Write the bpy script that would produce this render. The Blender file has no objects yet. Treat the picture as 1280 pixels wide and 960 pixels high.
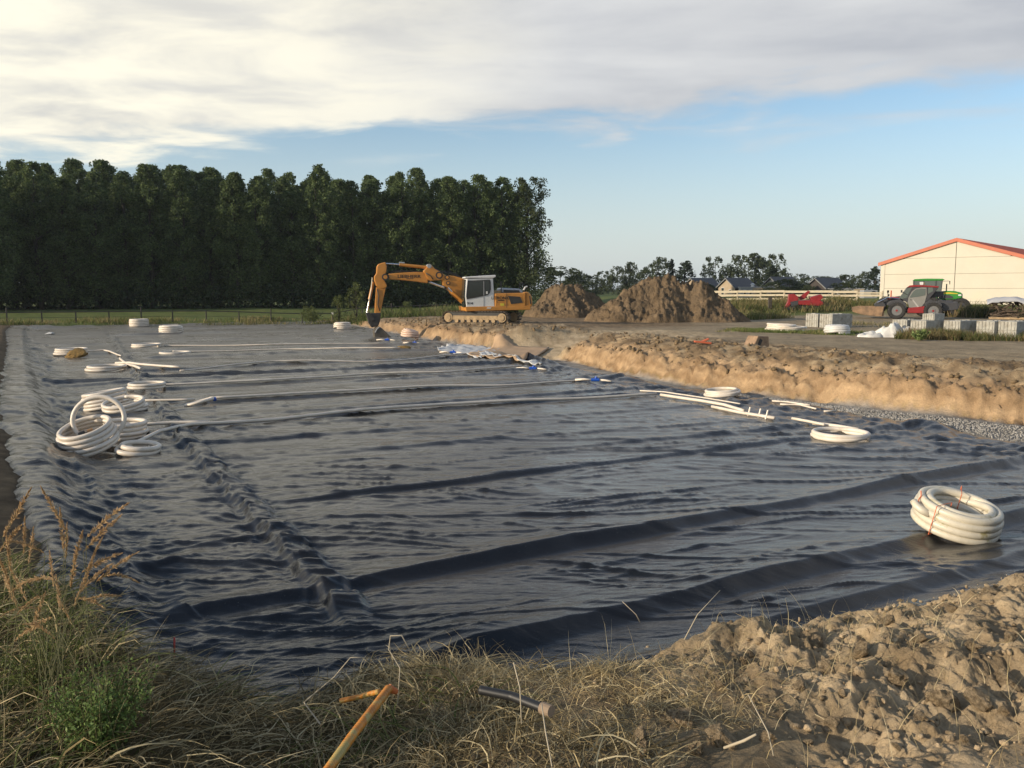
import bpy, bmesh, math, random
import numpy as np
from mathutils import Vector, Matrix
random.seed(7); rng = np.random.default_rng(11)
S = bpy.context.scene; COL = S.collection
# ---------------------------------------------------------------- camera
FPX, HY, CZ = 1040.0, 362.0, 2.18
TH = math.atan((480-HY)/FPX)
cam = bpy.data.cameras.new('camera'); camo = bpy.data.objects.new('camera', cam); COL.objects.link(camo)
camo.location = (0,0,CZ); camo.rotation_euler = (math.pi/2-TH,0,0)
cam.sensor_width = 36; cam.lens = 36*FPX/1280; cam.clip_start = .05; cam.clip_end = 9000
S.camera = camo
# ---------------------------------------------------------------- sky
SUN_AZ, SUN_EL = math.radians(-112), math.radians(15)
W = bpy.data.worlds.new('World'); S.world = W; W.use_nodes = True
nt = W.node_tree; nt.nodes.clear()
def N(t, **k):
    n = nt.nodes.new(t)
    for a,b in k.items(): setattr(n,a,b)
    return n
def L(a,b): nt.links.new(a,b)
def M(op, a, b=None, c=None, clamp=False):
    n = N('ShaderNodeMath', operation=op); n.use_clamp = clamp
    for i,v in enumerate((a,b,c)):
        if v is None: continue
        if isinstance(v,(int,float)): n.inputs[i].default_value = v
        else: L(v, n.inputs[i])
    return n.outputs[0]
def RGBmix(f, a, b, mode='MIX'):
    n = N('ShaderNodeMix', data_type='RGBA', blend_type=mode)
    for s,v in ((0,f),(6,a),(7,b)):
        if isinstance(v,(int,float)): n.inputs[s].default_value = v
        elif isinstance(v,tuple): n.inputs[s].default_value = (*v,1)
        else: L(v, n.inputs[s])
    return n.outputs[2]
def SS(v, a, b):   # smoothstep
    n = N('ShaderNodeMapRange', interpolation_type='SMOOTHSTEP'); n.inputs[1].default_value=a; n.inputs[2].default_value=b
    L(v, n.inputs[0]); return n.outputs[0]
def NZ(vec, scale, detail=5, rough=.55, dist=0):
    n = N('ShaderNodeTexNoise'); n.inputs['Scale'].default_value=scale; n.inputs['Detail'].default_value=detail
    n.inputs['Roughness'].default_value=rough; n.inputs['Distortion'].default_value=dist; L(vec, n.inputs['Vector']); return n.outputs['Fac']
sky = N('ShaderNodeTexSky', sky_type='NISHITA'); sky.sun_disc=False; sky.sun_elevation=SUN_EL; sky.sun_rotation=SUN_AZ
sky.altitude=100; sky.air_density=1.0; sky.dust_density=1.6; sky.ozone_density=1.6
tc = N('ShaderNodeTexCoord'); sx = N('ShaderNodeSeparateXYZ'); L(tc.outputs['Generated'], sx.inputs[0])
X,Y,Z = sx.outputs
hz = M('MAXIMUM', Z, 0.0)
inv = M('DIVIDE', 1.0, M('ADD', hz, .06))
cx = N('ShaderNodeCombineXYZ'); L(M('MULTIPLY',X,inv),cx.inputs[0]); L(M('MULTIPLY',Y,inv),cx.inputs[1])
P0 = cx.outputs[0]
mp = N('ShaderNodeMapping'); mp.inputs['Scale'].default_value=(.7,.85,1); mp.inputs['Rotation'].default_value=(0,0,.35); mp.inputs['Location'].default_value=(3.1,1.7,0); L(P0, mp.inputs['Vector'])
n1 = NZ(mp.outputs[0], .75, 6, .5, .3)
n2 = NZ(mp.outputs[0], 2.4, 7, .55, .35)
n3 = NZ(P0, .28, 3, .5, 0)
az = M('ARCTAN2', X, Y)
# lower edge of the cloud sheet rises from left to right
edge = M('ADD', .128, M('MULTIPLY', SS(az,-.48,-.12), .054))
edge = M('ADD', edge, M('MULTIPLY', SS(az,.1,.6), .0))
v = M('ADD', M('SUBTRACT', Z, edge), M('MULTIPLY', M('SUBTRACT', n1, .5), .085))
v = M('ADD', v, M('MULTIPLY', M('SUBTRACT', n2, .5), .10))
mask = SS(v, -.008, .03)
hole = M('MULTIPLY', SS(M('ADD', n3, M('MULTIPLY', M('SUBTRACT', n1,.5),.5)), .30, .46), SS(Z,.34,.50))  # cloud gaps overhead, out of view, opened up to darken the liner's folds
mask = M('MULTIPLY', mask, M('SUBTRACT', 1.0, M('MULTIPLY', hole, .92)))
mp2 = N('ShaderNodeMapping'); mp2.inputs['Scale'].default_value=(2.2,2.2,26); mp2.inputs['Location'].default_value=(.55,0,.35); L(tc.outputs['Generated'], mp2.inputs['Vector'])
wis = NZ(mp2.outputs[0], 1.3, 6, .55, .35)
wm = M('MULTIPLY', SS(wis,.5,.72), M('MULTIPLY', SS(Z,.13,.165), .55))
mask = M('MAXIMUM', mask, wm)
shade = SS(M('ADD', M('MULTIPLY',n1,.55), M('MULTIPLY',n2,.45)), .36, .64)
mp3 = N('ShaderNodeMapping'); mp3.inputs['Scale'].default_value=(1.2,1.2,7); L(tc.outputs['Generated'], mp3.inputs['Vector'])
big = NZ(mp3.outputs[0], 1.7, 5, .5, .5)
shade = M('MULTIPLY', M('ADD', shade, M('MULTIPLY', SS(big,.35,.65), 1.0)), .5)
cc = RGBmix(shade, (.41,.42,.45), (.69,.685,.67))
# bright warm patch painted into the cloud colour, well away from the sun
sd = N('ShaderNodeVectorMath', operation='DOT_PRODUCT'); L(tc.outputs['Generated'], sd.inputs[0]); sd.inputs[1].default_value=(-.50,.80,.235)
glow = SS(M('ADD', sd.outputs['Value'], M('MULTIPLY', M('SUBTRACT', n1,.5), .09)), .80, .995)
gg = M('MULTIPLY', glow, SS(n2,.3,.62))
cc = RGBmix(M('MULTIPLY', glow, .6), cc, (.78,.74,.63))
cc = RGBmix(M('MULTIPLY', gg, .9), cc, (.98,.92,.74))
bs = N('ShaderNodeVectorMath', operation='SCALE'); L(sky.outputs[0], bs.inputs[0]); bs.inputs['Scale'].default_value=.15
skc = RGBmix(1.0, bs.outputs[0], (.92,.99,1.03), 'MULTIPLY')
# haze whitening low down
skc = RGBmix(M('MULTIPLY', M('SUBTRACT', 1.0, SS(Z,-.02,.24)), .78), skc, (.60,.645,.67))
out = RGBmix(M('MULTIPLY', mask, .93), skc, cc)
bg = N('ShaderNodeBackground'); L(out, bg.inputs['Color']); bg.inputs['Strength'].default_value=1.0
wo = N('ShaderNodeOutputWorld'); L(bg.outputs[0], wo.inputs[0])
# ---------------------------------------------------------------- sun, exposure
sl = bpy.data.lights.new('sun','SUN'); sl.energy=4.2; sl.angle=math.radians(.6); sl.color=(1.0,.85,.65)
so = bpy.data.objects.new('sun', sl); COL.objects.link(so)
sdir = Vector((math.sin(SUN_AZ)*math.cos(SUN_EL), math.cos(SUN_AZ)*math.cos(SUN_EL), math.sin(SUN_EL)))
so.rotation_euler = sdir.to_track_quat('Z','Y').to_euler(); so.location=(-30,-10,40)
S.view_settings.view_transform='Standard'; S.view_settings.look='None'; S.view_settings.exposure=.28; S.view_settings.gamma=1
# ---------------------------------------------------------------- helpers
def P(px,py,z=0.0):
    a=(px-640)/FPX; b=(480-py)/FPX
    d=(a, math.cos(TH)+b*math.sin(TH), -math.sin(TH)+b*math.cos(TH)); t=(z-CZ)/d[2]
    return Vector((d[0]*t, d[1]*t, z))
def PD(px,py,D):
    a=(px-640)/FPX; b=(480-py)/FPX
    d=(a, math.cos(TH)+b*math.sin(TH), -math.sin(TH)+b*math.cos(TH)); t=D/d[1]
    return Vector((d[0]*t, D, CZ+d[2]*t))
ANG = math.radians(29); CA, SA = math.cos(ANG), math.sin(ANG)
def uv(x,y): return CA*x+SA*y, -SA*x+CA*y
def xy(u,v): return CA*u-SA*v, SA*u+CA*v
def tag(o,label=None,cat=None,group=None,kind=None):
    for k,val in (('label',label),('category',cat),('group',group),('kind',kind)):
        if val: o[k]=val
    return o
def link(o,parent=None):
    COL.objects.link(o)
    if parent: o.parent=parent
    return o
def empty(name,loc,label,cat,group=None,rz=0):
    o=bpy.data.objects.new(name,None); o.location=loc; o.rotation_euler=(0,0,rz); o.empty_display_size=.2
    tag(o,label,cat,group); return link(o)
def copy_tree(o,parent=None):
    c=o.copy(); COL.objects.link(c); c.parent=parent
    for ch in o.children: copy_tree(ch,c)
    return c
class MB:
    def __init__(s): s.v=[]; s.f=[]; s.m=[]
    def add(s,vs,fs,mi=0):
        n=len(s.v); s.v+= [tuple(x) for x in vs]; s.f+=[tuple(i+n for i in f) for f in fs]; s.m+=[mi]*len(fs); return s
    def box(s,c,d,R=None,mi=0,taper=1.0):
        c=Vector(c); vs=[]
        for z in (-.5,.5):
            for x,y in ((-.5,-.5),(.5,-.5),(.5,.5),(-.5,.5)):
                k=taper if z>0 else 1
                p=Vector((x*d[0]*k,y*d[1]*k,z*d[2])); vs.append(c+(R@p if R else p))
        return s.add(vs,[(3,2,1,0),(4,5,6,7),(0,1,5,4),(1,2,6,5),(2,3,7,6),(3,0,4,7)],mi)
    def cyl(s,a,b,r0,r1=None,n=12,mi=0,caps=True):
        a=Vector(a);b=Vector(b); r1=r0 if r1 is None else r1
        z=(b-a).normalized(); q=z.to_track_quat('Z','Y'); vs=[]
        for p,r in ((a,r0),(b,r1)):
            for i in range(n):
                t=2*math.pi*i/n; vs.append(p+q@Vector((r*math.cos(t),r*math.sin(t),0)))
        fs=[(i,(i+1)%n,n+(i+1)%n,n+i) for i in range(n)]
        if caps: fs+=[tuple(range(n-1,-1,-1)),tuple(range(n,2*n))]
        return s.add(vs,fs,mi)
    def tube(s,pts,r,n=8,mi=0,caps=True):
        pts=[Vector(p) for p in pts]; m=len(pts); vs=[]; up=None
        for i,p in enumerate(pts):
            t=(pts[min(i+1,m-1)]-pts[max(i-1,0)]).normalized()
            if up is None: up=Vector((0,0,1)) if abs(t.z)<.9 else Vector((1,0,0))
            x=up.cross(t).normalized(); up=t.cross(x).normalized(); rr=r[i] if hasattr(r,'__len__') else r
            for k in range(n):
                a=2*math.pi*k/n; vs.append(p+x*(rr*math.cos(a))+up*(rr*math.sin(a)))
        fs=[(i*n+k,i*n+(k+1)%n,(i+1)*n+(k+1)%n,(i+1)*n+k) for i in range(m-1) for k in range(n)]
        if caps: fs+=[tuple(range(n-1,-1,-1)),tuple(range((m-1)*n,m*n))]
        return s.add(vs,fs,mi)
    def prism(s,poly,y0,y1,mi=0):       # polygon in the x-z plane, extruded along y
        n=len(poly); vs=[(x,y0,z) for x,z in poly]+[(x,y1,z) for x,z in poly]
        ar=sum(poly[i][0]*poly[(i+1)%n][1]-poly[(i+1)%n][0]*poly[i][1] for i in range(n))
        fr=tuple(range(n)); bk=tuple(range(2*n-1,n-1,-1)); sd=[(i,n+i,n+(i+1)%n,(i+1)%n) for i in range(n)]
        fs=[fr,bk]+sd
        if ar<0: fs=[f[::-1] for f in fs]
        return s.add(vs,fs,mi)
    def build(s,name,mats,parent=None,smooth=False,bevel=0,seg=2,auto=None):
        me=bpy.data.meshes.new(name); me.from_pydata(s.v,[],s.f); me.validate()
        for m in (mats if isinstance(mats,(list,tuple)) else [mats]): me.materials.append(m)
        if len(me.polygons)==len(s.m): me.polygons.foreach_set('material_index',s.m)
        if smooth or auto: me.polygons.foreach_set('use_smooth',[True]*len(me.polygons))
        if auto: me.set_sharp_from_angle(angle=math.radians(auto))
        me.update(); o=link(bpy.data.objects.new(name,me),parent)
        if bevel:
            b=o.modifiers.new('bevel','BEVEL'); b.width=bevel; b.segments=seg; b.limit_method='ANGLE'; b.angle_limit=math.radians(35)
        return o
def npmesh(name,V,Fc,mats,smooth=False,parent=None,col=None,mi=None):
    V=np.asarray(V,np.float32); Fc=np.asarray(Fc,np.int32); k=Fc.shape[1]
    me=bpy.data.meshes.new(name); me.vertices.add(len(V)); me.vertices.foreach_set('co',V.ravel())
    me.loops.add(Fc.size); me.loops.foreach_set('vertex_index',Fc.ravel())
    me.polygons.add(len(Fc)); me.polygons.foreach_set('loop_start',np.arange(0,Fc.size,k,dtype=np.int32))
    me.update(calc_edges=True)
    if smooth: me.polygons.foreach_set('use_smooth',np.ones(len(Fc),bool))
    for m in (mats if isinstance(mats,(list,tuple)) else [mats]): me.materials.append(m)
    if col is not None:
        a=me.color_attributes.new('Col','FLOAT_COLOR','POINT'); c=np.ones((len(V),4),np.float32); c[:,:3]=col; a.data.foreach_set('color',c.ravel())
    o=bpy.data.objects.new(name,me); return link(o,parent)
# numpy noise
def _h(ix,iy,s):
    h=(ix.astype(np.int64)*374761393+iy.astype(np.int64)*668265263+s*974634777)&0xffffffff
    h=((h^(h>>13))*1274126177)&0xffffffff; h^=h>>16; return h
def pn(x,y,s=0):
    x=np.asarray(x,float); y=np.asarray(y,float); x0=np.floor(x); y0=np.floor(y); fx=x-x0; fy=y-y0; ix=x0.astype(np.int64); iy=y0.astype(np.int64)
    def g(dx,dy):
        a=_h(ix+dx,iy+dy,s)/4294967296.0*6.2831853; return np.cos(a)*(fx-dx)+np.sin(a)*(fy-dy)
    u=fx*fx*fx*(fx*(fx*6-15)+10); w=fy*fy*fy*(fy*(fy*6-15)+10)
    a=g(0,0);b=g(1,0);c=g(0,1);d=g(1,1); return (a+(b-a)*u+(c-a)*w+(a-b-c+d)*u*w)*1.5
def fbm(x,y,s=0,o=4,g=.5):
    t=0;a=1
    for i in range(o): t=t+a*pn(x,y,s+i*17); x=x*2.03+5.1; y=y*2.03-3.7; a*=g
    return t
def ridge(x,y,s=0,o=3,g=.5):
    t=0;a=1
    for i in range(o): t=t+a*(1-np.abs(pn(x,y,s+i*17))*2.2); x=x*2.03+1.3; y=y*2.03+7.7; a*=g
    return t
def worley(x,y,s=0):
    x=np.asarray(x,float); y=np.asarray(y,float); ix=np.floor(x).astype(np.int64); iy=np.floor(y).astype(np.int64)
    d1=np.full(x.shape,9.); d2=np.full(x.shape,9.); idv=np.zeros(x.shape)
    for dx in (-1,0,1):
        for dy in (-1,0,1):
            px=ix+dx+_h(ix+dx,iy+dy,s)/4294967296.; py=iy+dy+_h(ix+dx,iy+dy,s+91)/4294967296.
            d=np.hypot(px-x,py-y); n=d<d1
            d2=np.where(n,d1,np.minimum(d2,d)); idv=np.where(n,_h(ix+dx,iy+dy,s+7)/4294967296.,idv); d1=np.where(n,d,d1)
    return d1,d2,idv
def sm(t): t=np.clip(t,0,1); return t*t*(3-2*t)
def ip(x,a,b): return np.interp(x,a,b)
# ---------------------------------------------------------------- materials
def mat(name,base=(.5,.5,.5),rough=.6,metal=0,spec=.5,noise=None,bump=None,attr=False,dirt=None,trans=0,coat=0):
    """noise=(scale,amount)  bump=(scale,strength,distance)  dirt=(colour,scale,lo,hi)"""
    global nt
    m=bpy.data.materials.new(name); m.use_nodes=True; nt=m.node_tree; b=nt.nodes['Principled BSDF']; out=nt.nodes['Material Output']
    b.inputs['Roughness'].default_value=rough; b.inputs['Metallic'].default_value=metal; b.inputs['Specular IOR Level'].default_value=spec
    if coat: b.inputs['Coat Weight'].default_value=coat
    tcn=N('ShaderNodeTexCoord'); vec=tcn.outputs['Object']
    c=base
    if attr:
        a=N('ShaderNodeAttribute'); a.attribute_name='Col'; c=a.outputs['Color']
    if noise:
        f=NZ(vec,noise[0],6,.6); k=N('ShaderNodeMapRange'); k.inputs[1].default_value=.3;k.inputs[2].default_value=.7; k.inputs[3].default_value=1-noise[1]; k.inputs[4].default_value=1+noise[1]; L(f,k.inputs[0])
        cb=N('ShaderNodeCombineXYZ'); [L(k.outputs[0],cb.inputs[i]) for i in range(3)]
        c=RGBmix(1.0,c,cb.outputs[0],'MULTIPLY')
    if dirt:
        f=NZ(vec,dirt[1],6,.65); c=RGBmix(SS(f,dirt[2],dirt[3]),c,dirt[0])
    if isinstance(c,tuple): b.inputs['Base Color'].default_value=(*c,1)
    else: L(c,b.inputs['Base Color'])
    if bump:
        f=NZ(vec,bump[0],7,.65); bn=N('ShaderNodeBump'); bn.inputs['Strength'].default_value=bump[1]; bn.inputs['Distance'].default_value=bump[2]; L(f,bn.inputs['Height']); L(bn.outputs[0],b.inputs['Normal'])
    if trans:
        t=N('ShaderNodeBsdfTranslucent'); mx=N('ShaderNodeMixShader'); mx.inputs[0].default_value=trans
        if isinstance(c,tuple): t.inputs[0].default_value=(*c,1)
        else: L(c,t.inputs[0])
        L(b.outputs[0],mx.inputs[1]); L(t.outputs[0],mx.inputs[2]); L(mx.outputs[0],out.inputs[0])
    return m
# ================================================================ terrain
FL=.70
c_u=[-6,-2,-.4,.06,.4,1.0,1.9,2.9,3.9,5.5,9,14,20]; c_v=[9.5,8.0,6.35,5.45,4.65,4.05,4.1,3.45,3.5,3.1,3.0,3.2,3.4]
c_z=[.3,.3,.25,.18,.06,-.08,-.06,-.02,.0,.05,.10,.14,.14]
f_v=[0,5,10,13.8,18.2,23,28,35,44.5,54,62,70,76]; f_u=[19,18.6,18.0,17.2,16.5,16.9,18.0,18.6,19.2,20.3,21.3,22,22]
VF=70.5
def z0(x,y):
    z=-.40*sm((-4-x)/12)*sm((y-25)/30)
    z=z+.75*sm((y-71)/9)*sm((x-14)/8)
    z=z+.12*np.exp(-(((x+1)/7)**2+((y-51)/6)**2)**2)
    return z
def foot(v): return ip(v,f_v,f_u)
LO=lambda v: ip(v,[8,13,25,51,66],[0,-.15,-.6,-1.35,-1.75])
def near_z(u,v):
    c=ip(u,c_u,c_v); zc=ip(u,c_u,c_z)
    far=-FL+(zc+FL)*sm((c+1.75-v)/1.75)
    back=.16+(zc-.16)*np.exp(-((v-c)/1.1)**2)
    hp=sm((u-2.4)/1.6)
    back=back-.30*hp*sm((c-.55-v)/.7)
    return np.where(v>c,far,np.minimum(back,zc))
def smooth_ground(x,y):
    u,v=uv(x,y); zz=z0(x,y)
    d=.75+LO(v)-u; ml=.46*sm(d/.85)+.54*sm((d-.95)/1.6)
    ml=ml*sm((v-2)/3)
    fo=foot(v)+.22*pn(v*.35,v*0+3,5)+.08*pn(v*1.3,v*0+3,6); d=u-fo
    ramp=sm((v-28.5)/1.6)*(1-sm((v-34.5)/1.6))
    st=.82*sm(d/.6)+.18*sm((d-.4)/2.5)
    mr=st*(1-ramp)+ramp*sm((d+1)/9)
    hp=(.34*np.exp(-((d-2.3)/1.5)**2)+.10*np.exp(-((d-5)/2.5)**2))*(1-ramp)*sm((v-4)/3)*(1-.4*sm((v-36)/6))
    hp=hp*(1-.5*sm((v-36)/4)) 
    d=v-VF; mf=sm(d/1.6)
    m=np.maximum(np.maximum(ml,mr),mf)
    g=-FL+(zz+FL)*m
    g=np.where((v<3),np.maximum(g,np.where(v<3,zz*0+.0,g)),g)
    g=g+hp
    nz=near_z(u,v)
    nb=sm((14-v)/4)
    return np.where(v<13,np.maximum(g,nz),g)
def masks(x,y):
    u,v=uv(x,y); D=y; fo=foot(v); c=ip(u,c_u,c_v)
    nearR=sm((u-2.5+.5*pn(x*1.3,y*1.3,3))/1.0)*sm((c+1.7-v)/.6)*(v<13)
    spoil=sm((u-fo+.1)/.3)*(1-sm((u-fo-6.5+1.2*pn(x*.3,y*.3,8))/2.5))*sm((v-4)/3)*(1-sm((v-64)/4))
    ramp=sm((v-28.5)/1.6)*(1-sm((v-34.5)/1.6))
    spoil=spoil*(1-.85*ramp)
    return u,v,fo,c,nearR,spoil
def ground_z(x,y,detail=True):
    x=np.asarray(x,float); y=np.asarray(y,float)
    g=smooth_ground(x,y)
    if not detail: return g
    u,v,fo,c,nr,sp=masks(x,y); r=np.hypot(x,y)
    # foreground soil: lumps of several sizes
    d1,d2,i1=worley(x*3.1+.25*pn(x*6,y*6,1),y*3.1+.25*pn(x*6,y*6,2),3)
    e1,e2,j1=worley(x*10+.3*pn(x*14,y*14,1),y*10+.3*pn(x*14,y*14,2),4)
    k1,k2,l1=worley(x*24,y*24,9)
    lum=(.060*(i1-.3)*sm((d2-d1)/.15)+.034*j1*sm((e2-e1)/.3)+.010*l1*sm((k2-k1)/.5))
    lum=lum+.085*fbm(x*1.4,y*1.4,31,5,.6)+.014*ridge(x*3.1,y*3.1,44,4,.6)
    flat=sm((.62-v+ip(u,[0,3,6],[1.7,1.85,1.6]))/.3)   # trodden earth, lower right
    g=g+nr*(lum-.04)*(1-.82*flat)
    # spoil along the cut
    fd=sm((90-r)/50)
    d1,d2,i1=worley(x*1.5+.4*pn(x*2,y*2,1),y*1.5+.4*pn(x*2,y*2,2),13); e1,e2,j1=worley(x*3.6,y*3.6,14)
    dd=u-fo
    rough=sm((dd-.5)/1.2)
    lum=(.13*(i1-.2)*sm((d2-d1)/.4)+.075*j1*sm((e2-e1)/.4)+.17*fbm(x*.9,y*.9,51,5,.62)+.08*ridge(x*2.0,y*2.0,53,4,.6)-.1)
    d1,d2,i1=worley(x*7+.3*pn(x*9,y*9,1),y*7,15); lum=lum*.48+.03*(i1-.2)*sm((d2-d1)/.25)+.02*ridge(x*6,y*6,57,2)
    g=g+sp*rough*fd*lum
    # gullies and ledges on the cut face
    face=sp*(1-rough)
    g=g+face*(.13*fbm(u*1.1,v*.9,61,5,.62)-.16*sm((np.abs(pn(v*.55,u*.2,62))-.0)*-9+1)+.07*ridge(u*2.0,v*1.6,63,4,.6)-.07+.06*fbm(u*5,v*4,64,3)-.10*sm(1-np.abs(pn(v*1.3+u*.5,u*.8,65))/.05))
    # elsewhere: gentle
    other=(1-np.clip(nr+sp,0,1))
    g=g+other*(.02*fbm(x*.5,y*.5,71,3)+.006*fbm(x*6,y*6,72,2)*(r<25))*sm((60-r)/40+.2)
    # wheel ruts in the dirt road
    rut=sm((dd-6)/1.5)*(1-sm((dd-12)/2))*(v>4)
    g=g+rut*fd*(.035*fbm(u*1.5,v*.18,81,4,.6))
    return g
def mat_ground():
    global nt
    m=bpy.data.materials.new('earth_and_grass'); m.use_nodes=True; nt=m.node_tree; b=nt.nodes['Principled BSDF']
    tcn=N('ShaderNodeTexCoord'); vec=tcn.outputs['Object']; a=N('ShaderNodeAttribute'); a.attribute_name='Col'; c=a.outputs['Color']
    f1=NZ(vec,3.2,8,.68); f2=NZ(vec,34,8,.78); f3=NZ(vec,.6,5,.6)
    k=M('ADD',M('ADD',M('MULTIPLY',f1,.8),M('MULTIPLY',f2,.7)),M('MULTIPLY',f3,.5)); k=M('ADD',M('MULTIPLY',M('SUBTRACT',k,1.0),1.5),1.0)
    cb=N('ShaderNodeCombineXYZ'); [L(k,cb.inputs[i]) for i in range(3)]
    c=RGBmix(1.0,c,cb.outputs[0],'MULTIPLY'); L(c,b.inputs['Base Color'])
    b.inputs['Roughness'].default_value=.95; b.inputs['Specular IOR Level'].default_value=.15
    f4=NZ(vec,9,7,.7); h=M('ADD',M('MULTIPLY',f1,.6),M('ADD',M('MULTIPLY',f2,.35),M('MULTIPLY',f4,.5))); bn=N('ShaderNodeBump'); bn.inputs['Strength'].default_value=1.0; bn.inputs['Distance'].default_value=.07; L(h,bn.inputs['Height']); L(bn.outputs[0],b.inputs['Normal'])
    return m
def ground_col(x,y):
    u,v,fo,c,nr,sp=masks(x,y); r=np.hypot(x,y); dd=u-fo; n=np.clip(.5+.6*fbm(x*.7,y*.7,101,4,.6),0,1)[:,None]; n2=np.clip(.5+.6*fbm(x*2.7,y*2.7,103,4,.6),0,1)[:,None]
    def C(*t): return np.array(t)[None,:]
    hgt0=ground_z(x,y,False)
    grass=C(.085,.115,.028)*(1-n)+C(.14,.155,.045)*n
    straw=C(.075,.06,.03)*(1-n2)+C(.15,.115,.055)*n2
    road=C(.235,.185,.12)*(1-n)+C(.36,.285,.185)*n
    soil=C(.30,.22,.13)*(1-n2)+C(.56,.43,.27)*n2
    dark=C(.15,.105,.062)*(1-n2)+C(.27,.19,.11)*n2
    lay=np.clip(.5+.9*pn(x*.15,hgt0*7,111)+.3*pn(x*1.5,y*1.5,112),0,1)[:,None]; face=C(.27,.175,.095)*(1-lay)+C(.48,.33,.19)*lay
    grav=C(.20,.185,.165)*(1-n2)+C(.31,.29,.26)*n2
    col=grass.copy()
    def mix(col,c2,k): return col*(1-k[:,None])+c2*k[:,None]
    # right plateau: dirt yard
    yard=sm((dd-5)/2)*(1-sm((y-66-.15*x)/5+.6*pn(x*.12,y*.12,9)))*(v>2)*(1-sm((x-45)/15))
    col=mix(col,road,yard)
    # excavator apron & left margin & floor
    apron=sm((14-np.abs(dd-6))/6)*sm((v-36)/5)*(1-sm((v-60)/6)); col=mix(col,dark,apron*(dd>-.5))
    col=mix(col,dark*.8,sm((1+LO(v)-u)/.4)*sm((u-LO(v)*1.4+2.0+.5*pn(x*.6,y*.6,4))/.8)*(v>6)*(v<72))
    fl=(u>.6+LO(v))&(v<VF+.3)&(dd<.1); col=mix(col,grav,fl*1.0)
    col=mix(col,dark,sp*sm((dd-.4)/.5)); col=mix(col,soil,sp*sm((dd-.4)/.5)*sm((n[:,0]-.35)/.3)*.7)
    hgt=ground_z(x,y,False)
    col=mix(col,face,sp*(1-sm((dd-.9-.5*pn(x,y,21))/.5)))
    ramp=sm((v-28.0)/1.6)*(1-sm((v-35)/1.6))*(dd>-1.5)*(1-sm((dd-9)/3)); col=mix(col,soil*1.05,ramp)
    # foreground
    nb=((v<13)&(v<c+1.9)); col=mix(col,straw,nb*1.0); 
    flat=sm((.62-v+ip(u,[0,3,6],[1.6,1.55,1.2]))/.3)
    mid=sm((u-1.3+.6*pn(x*2,y*2,77))/.6)*nb
    col=mix(col,soil*.8,mid*.75); col=mix(col,soil*1.0,nr); col=mix(col,face*.8,nr*flat*.8)
    fieldfar=sm((r-150)/60)[:,None]; col=col*(1-fieldfar)+C(.10,.13,.045)*fieldfar
    # worn grass verge between road and blocks
    return col
def polar(name,r,a,zf,keep,m,cf=None,smooth=True,pre=None):
    R,A=np.meshgrid(r,a,indexing='ij'); x=(R*np.sin(A)).ravel(); y=(R*np.cos(A)).ravel()
    nr,na=len(r),len(a)
    pm=pre(x,y); z=np.zeros_like(x); z[pm]=zf(x[pm],y[pm])
    i=np.arange(nr-1)[:,None]*na+np.arange(na-1)[None,:]; F=np.stack([i,i+1,i+na+1,i+na],-1).reshape(-1,4)[:, ::-1]
    if keep is not None:
        k=keep(x,y,z); F=F[k[F].any(1)]
        used=np.zeros(len(x),bool); used[F]=True; idx=np.cumsum(used)-1; F=idx[F]; x,y,z=x[used],y[used],z[used]
    return npmesh(name,np.stack([x,y,z],1),F,m,smooth,col=cf(x,y) if cf else None)
def radii(r0,r1,px,rel,far):
    o=[r0]
    while o[-1]<r1:
        D=o[-1]; s=min(px*D*D/(2.9*832),rel*D); 
        if D>95: s=far*D
        o.append(D+max(s,.006))
    return np.array(o)
GM=mat_ground()
rad=math.radians
ang=np.concatenate([np.arange(-180,-42,6),np.concatenate([np.arange(-42,-33,.5),np.arange(-33,34,.16),np.arange(34,44,.5)]),np.arange(44,180.1,4)])
ang[-1]=180; ang=np.radians(ang)
rr=np.concatenate([radii(1.2,15,.9,.0085,.06)[:-1],np.arange(15,34,.10),radii(34,5200,9,.016,.08)])
def gz(x,y):
    z=ground_z(x,y); u,v=uv(x,y); ins=memb_in(u,v)
    return z-.16*sm(ins/.35)
def memb_edge(v): return ip(v,[0,5,8.8,13.2,17.8,22,26.5,34.5,44.5,54.3,62,70,75],[17.2,16.4,15.9,16.4,16.15,16.4,16.9,17.5,18.7,20.1,21,21.6,21.6])
def memb_in(u,v):
    """distance inside the liner's outline (m)"""
    wl=-.05+.12*pn(v*.8,v*0,3)+ip(v,[0,9.7,12.7,22,45,64],[-.15,-.3,-.55,-1.15,-1.8,-2.6])+.05*pn(v*3,v*0,33); d=u-wl
    d=np.minimum(d,memb_edge(v)+.25*pn(v*.6,v*0+5,7)-u)
    d=np.minimum(d,VF+.9+.2*pn(u*.7,u*0,8)-v)
    c=ip(u,c_u,c_v)
    return np.minimum(d,(v-(c+.75+.1*pn(u*1.2,u*0+2,9))))
ground=polar('ground',rr,ang,gz,lambda x,y,z: memb_in(*uv(x,y))<1.2,GM,ground_col,pre=lambda x,y: memb_in(*uv(x,y))<6)
tag(ground,'bare earth, dirt road and grassland around the lined pit','ground',kind='structure')
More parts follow.
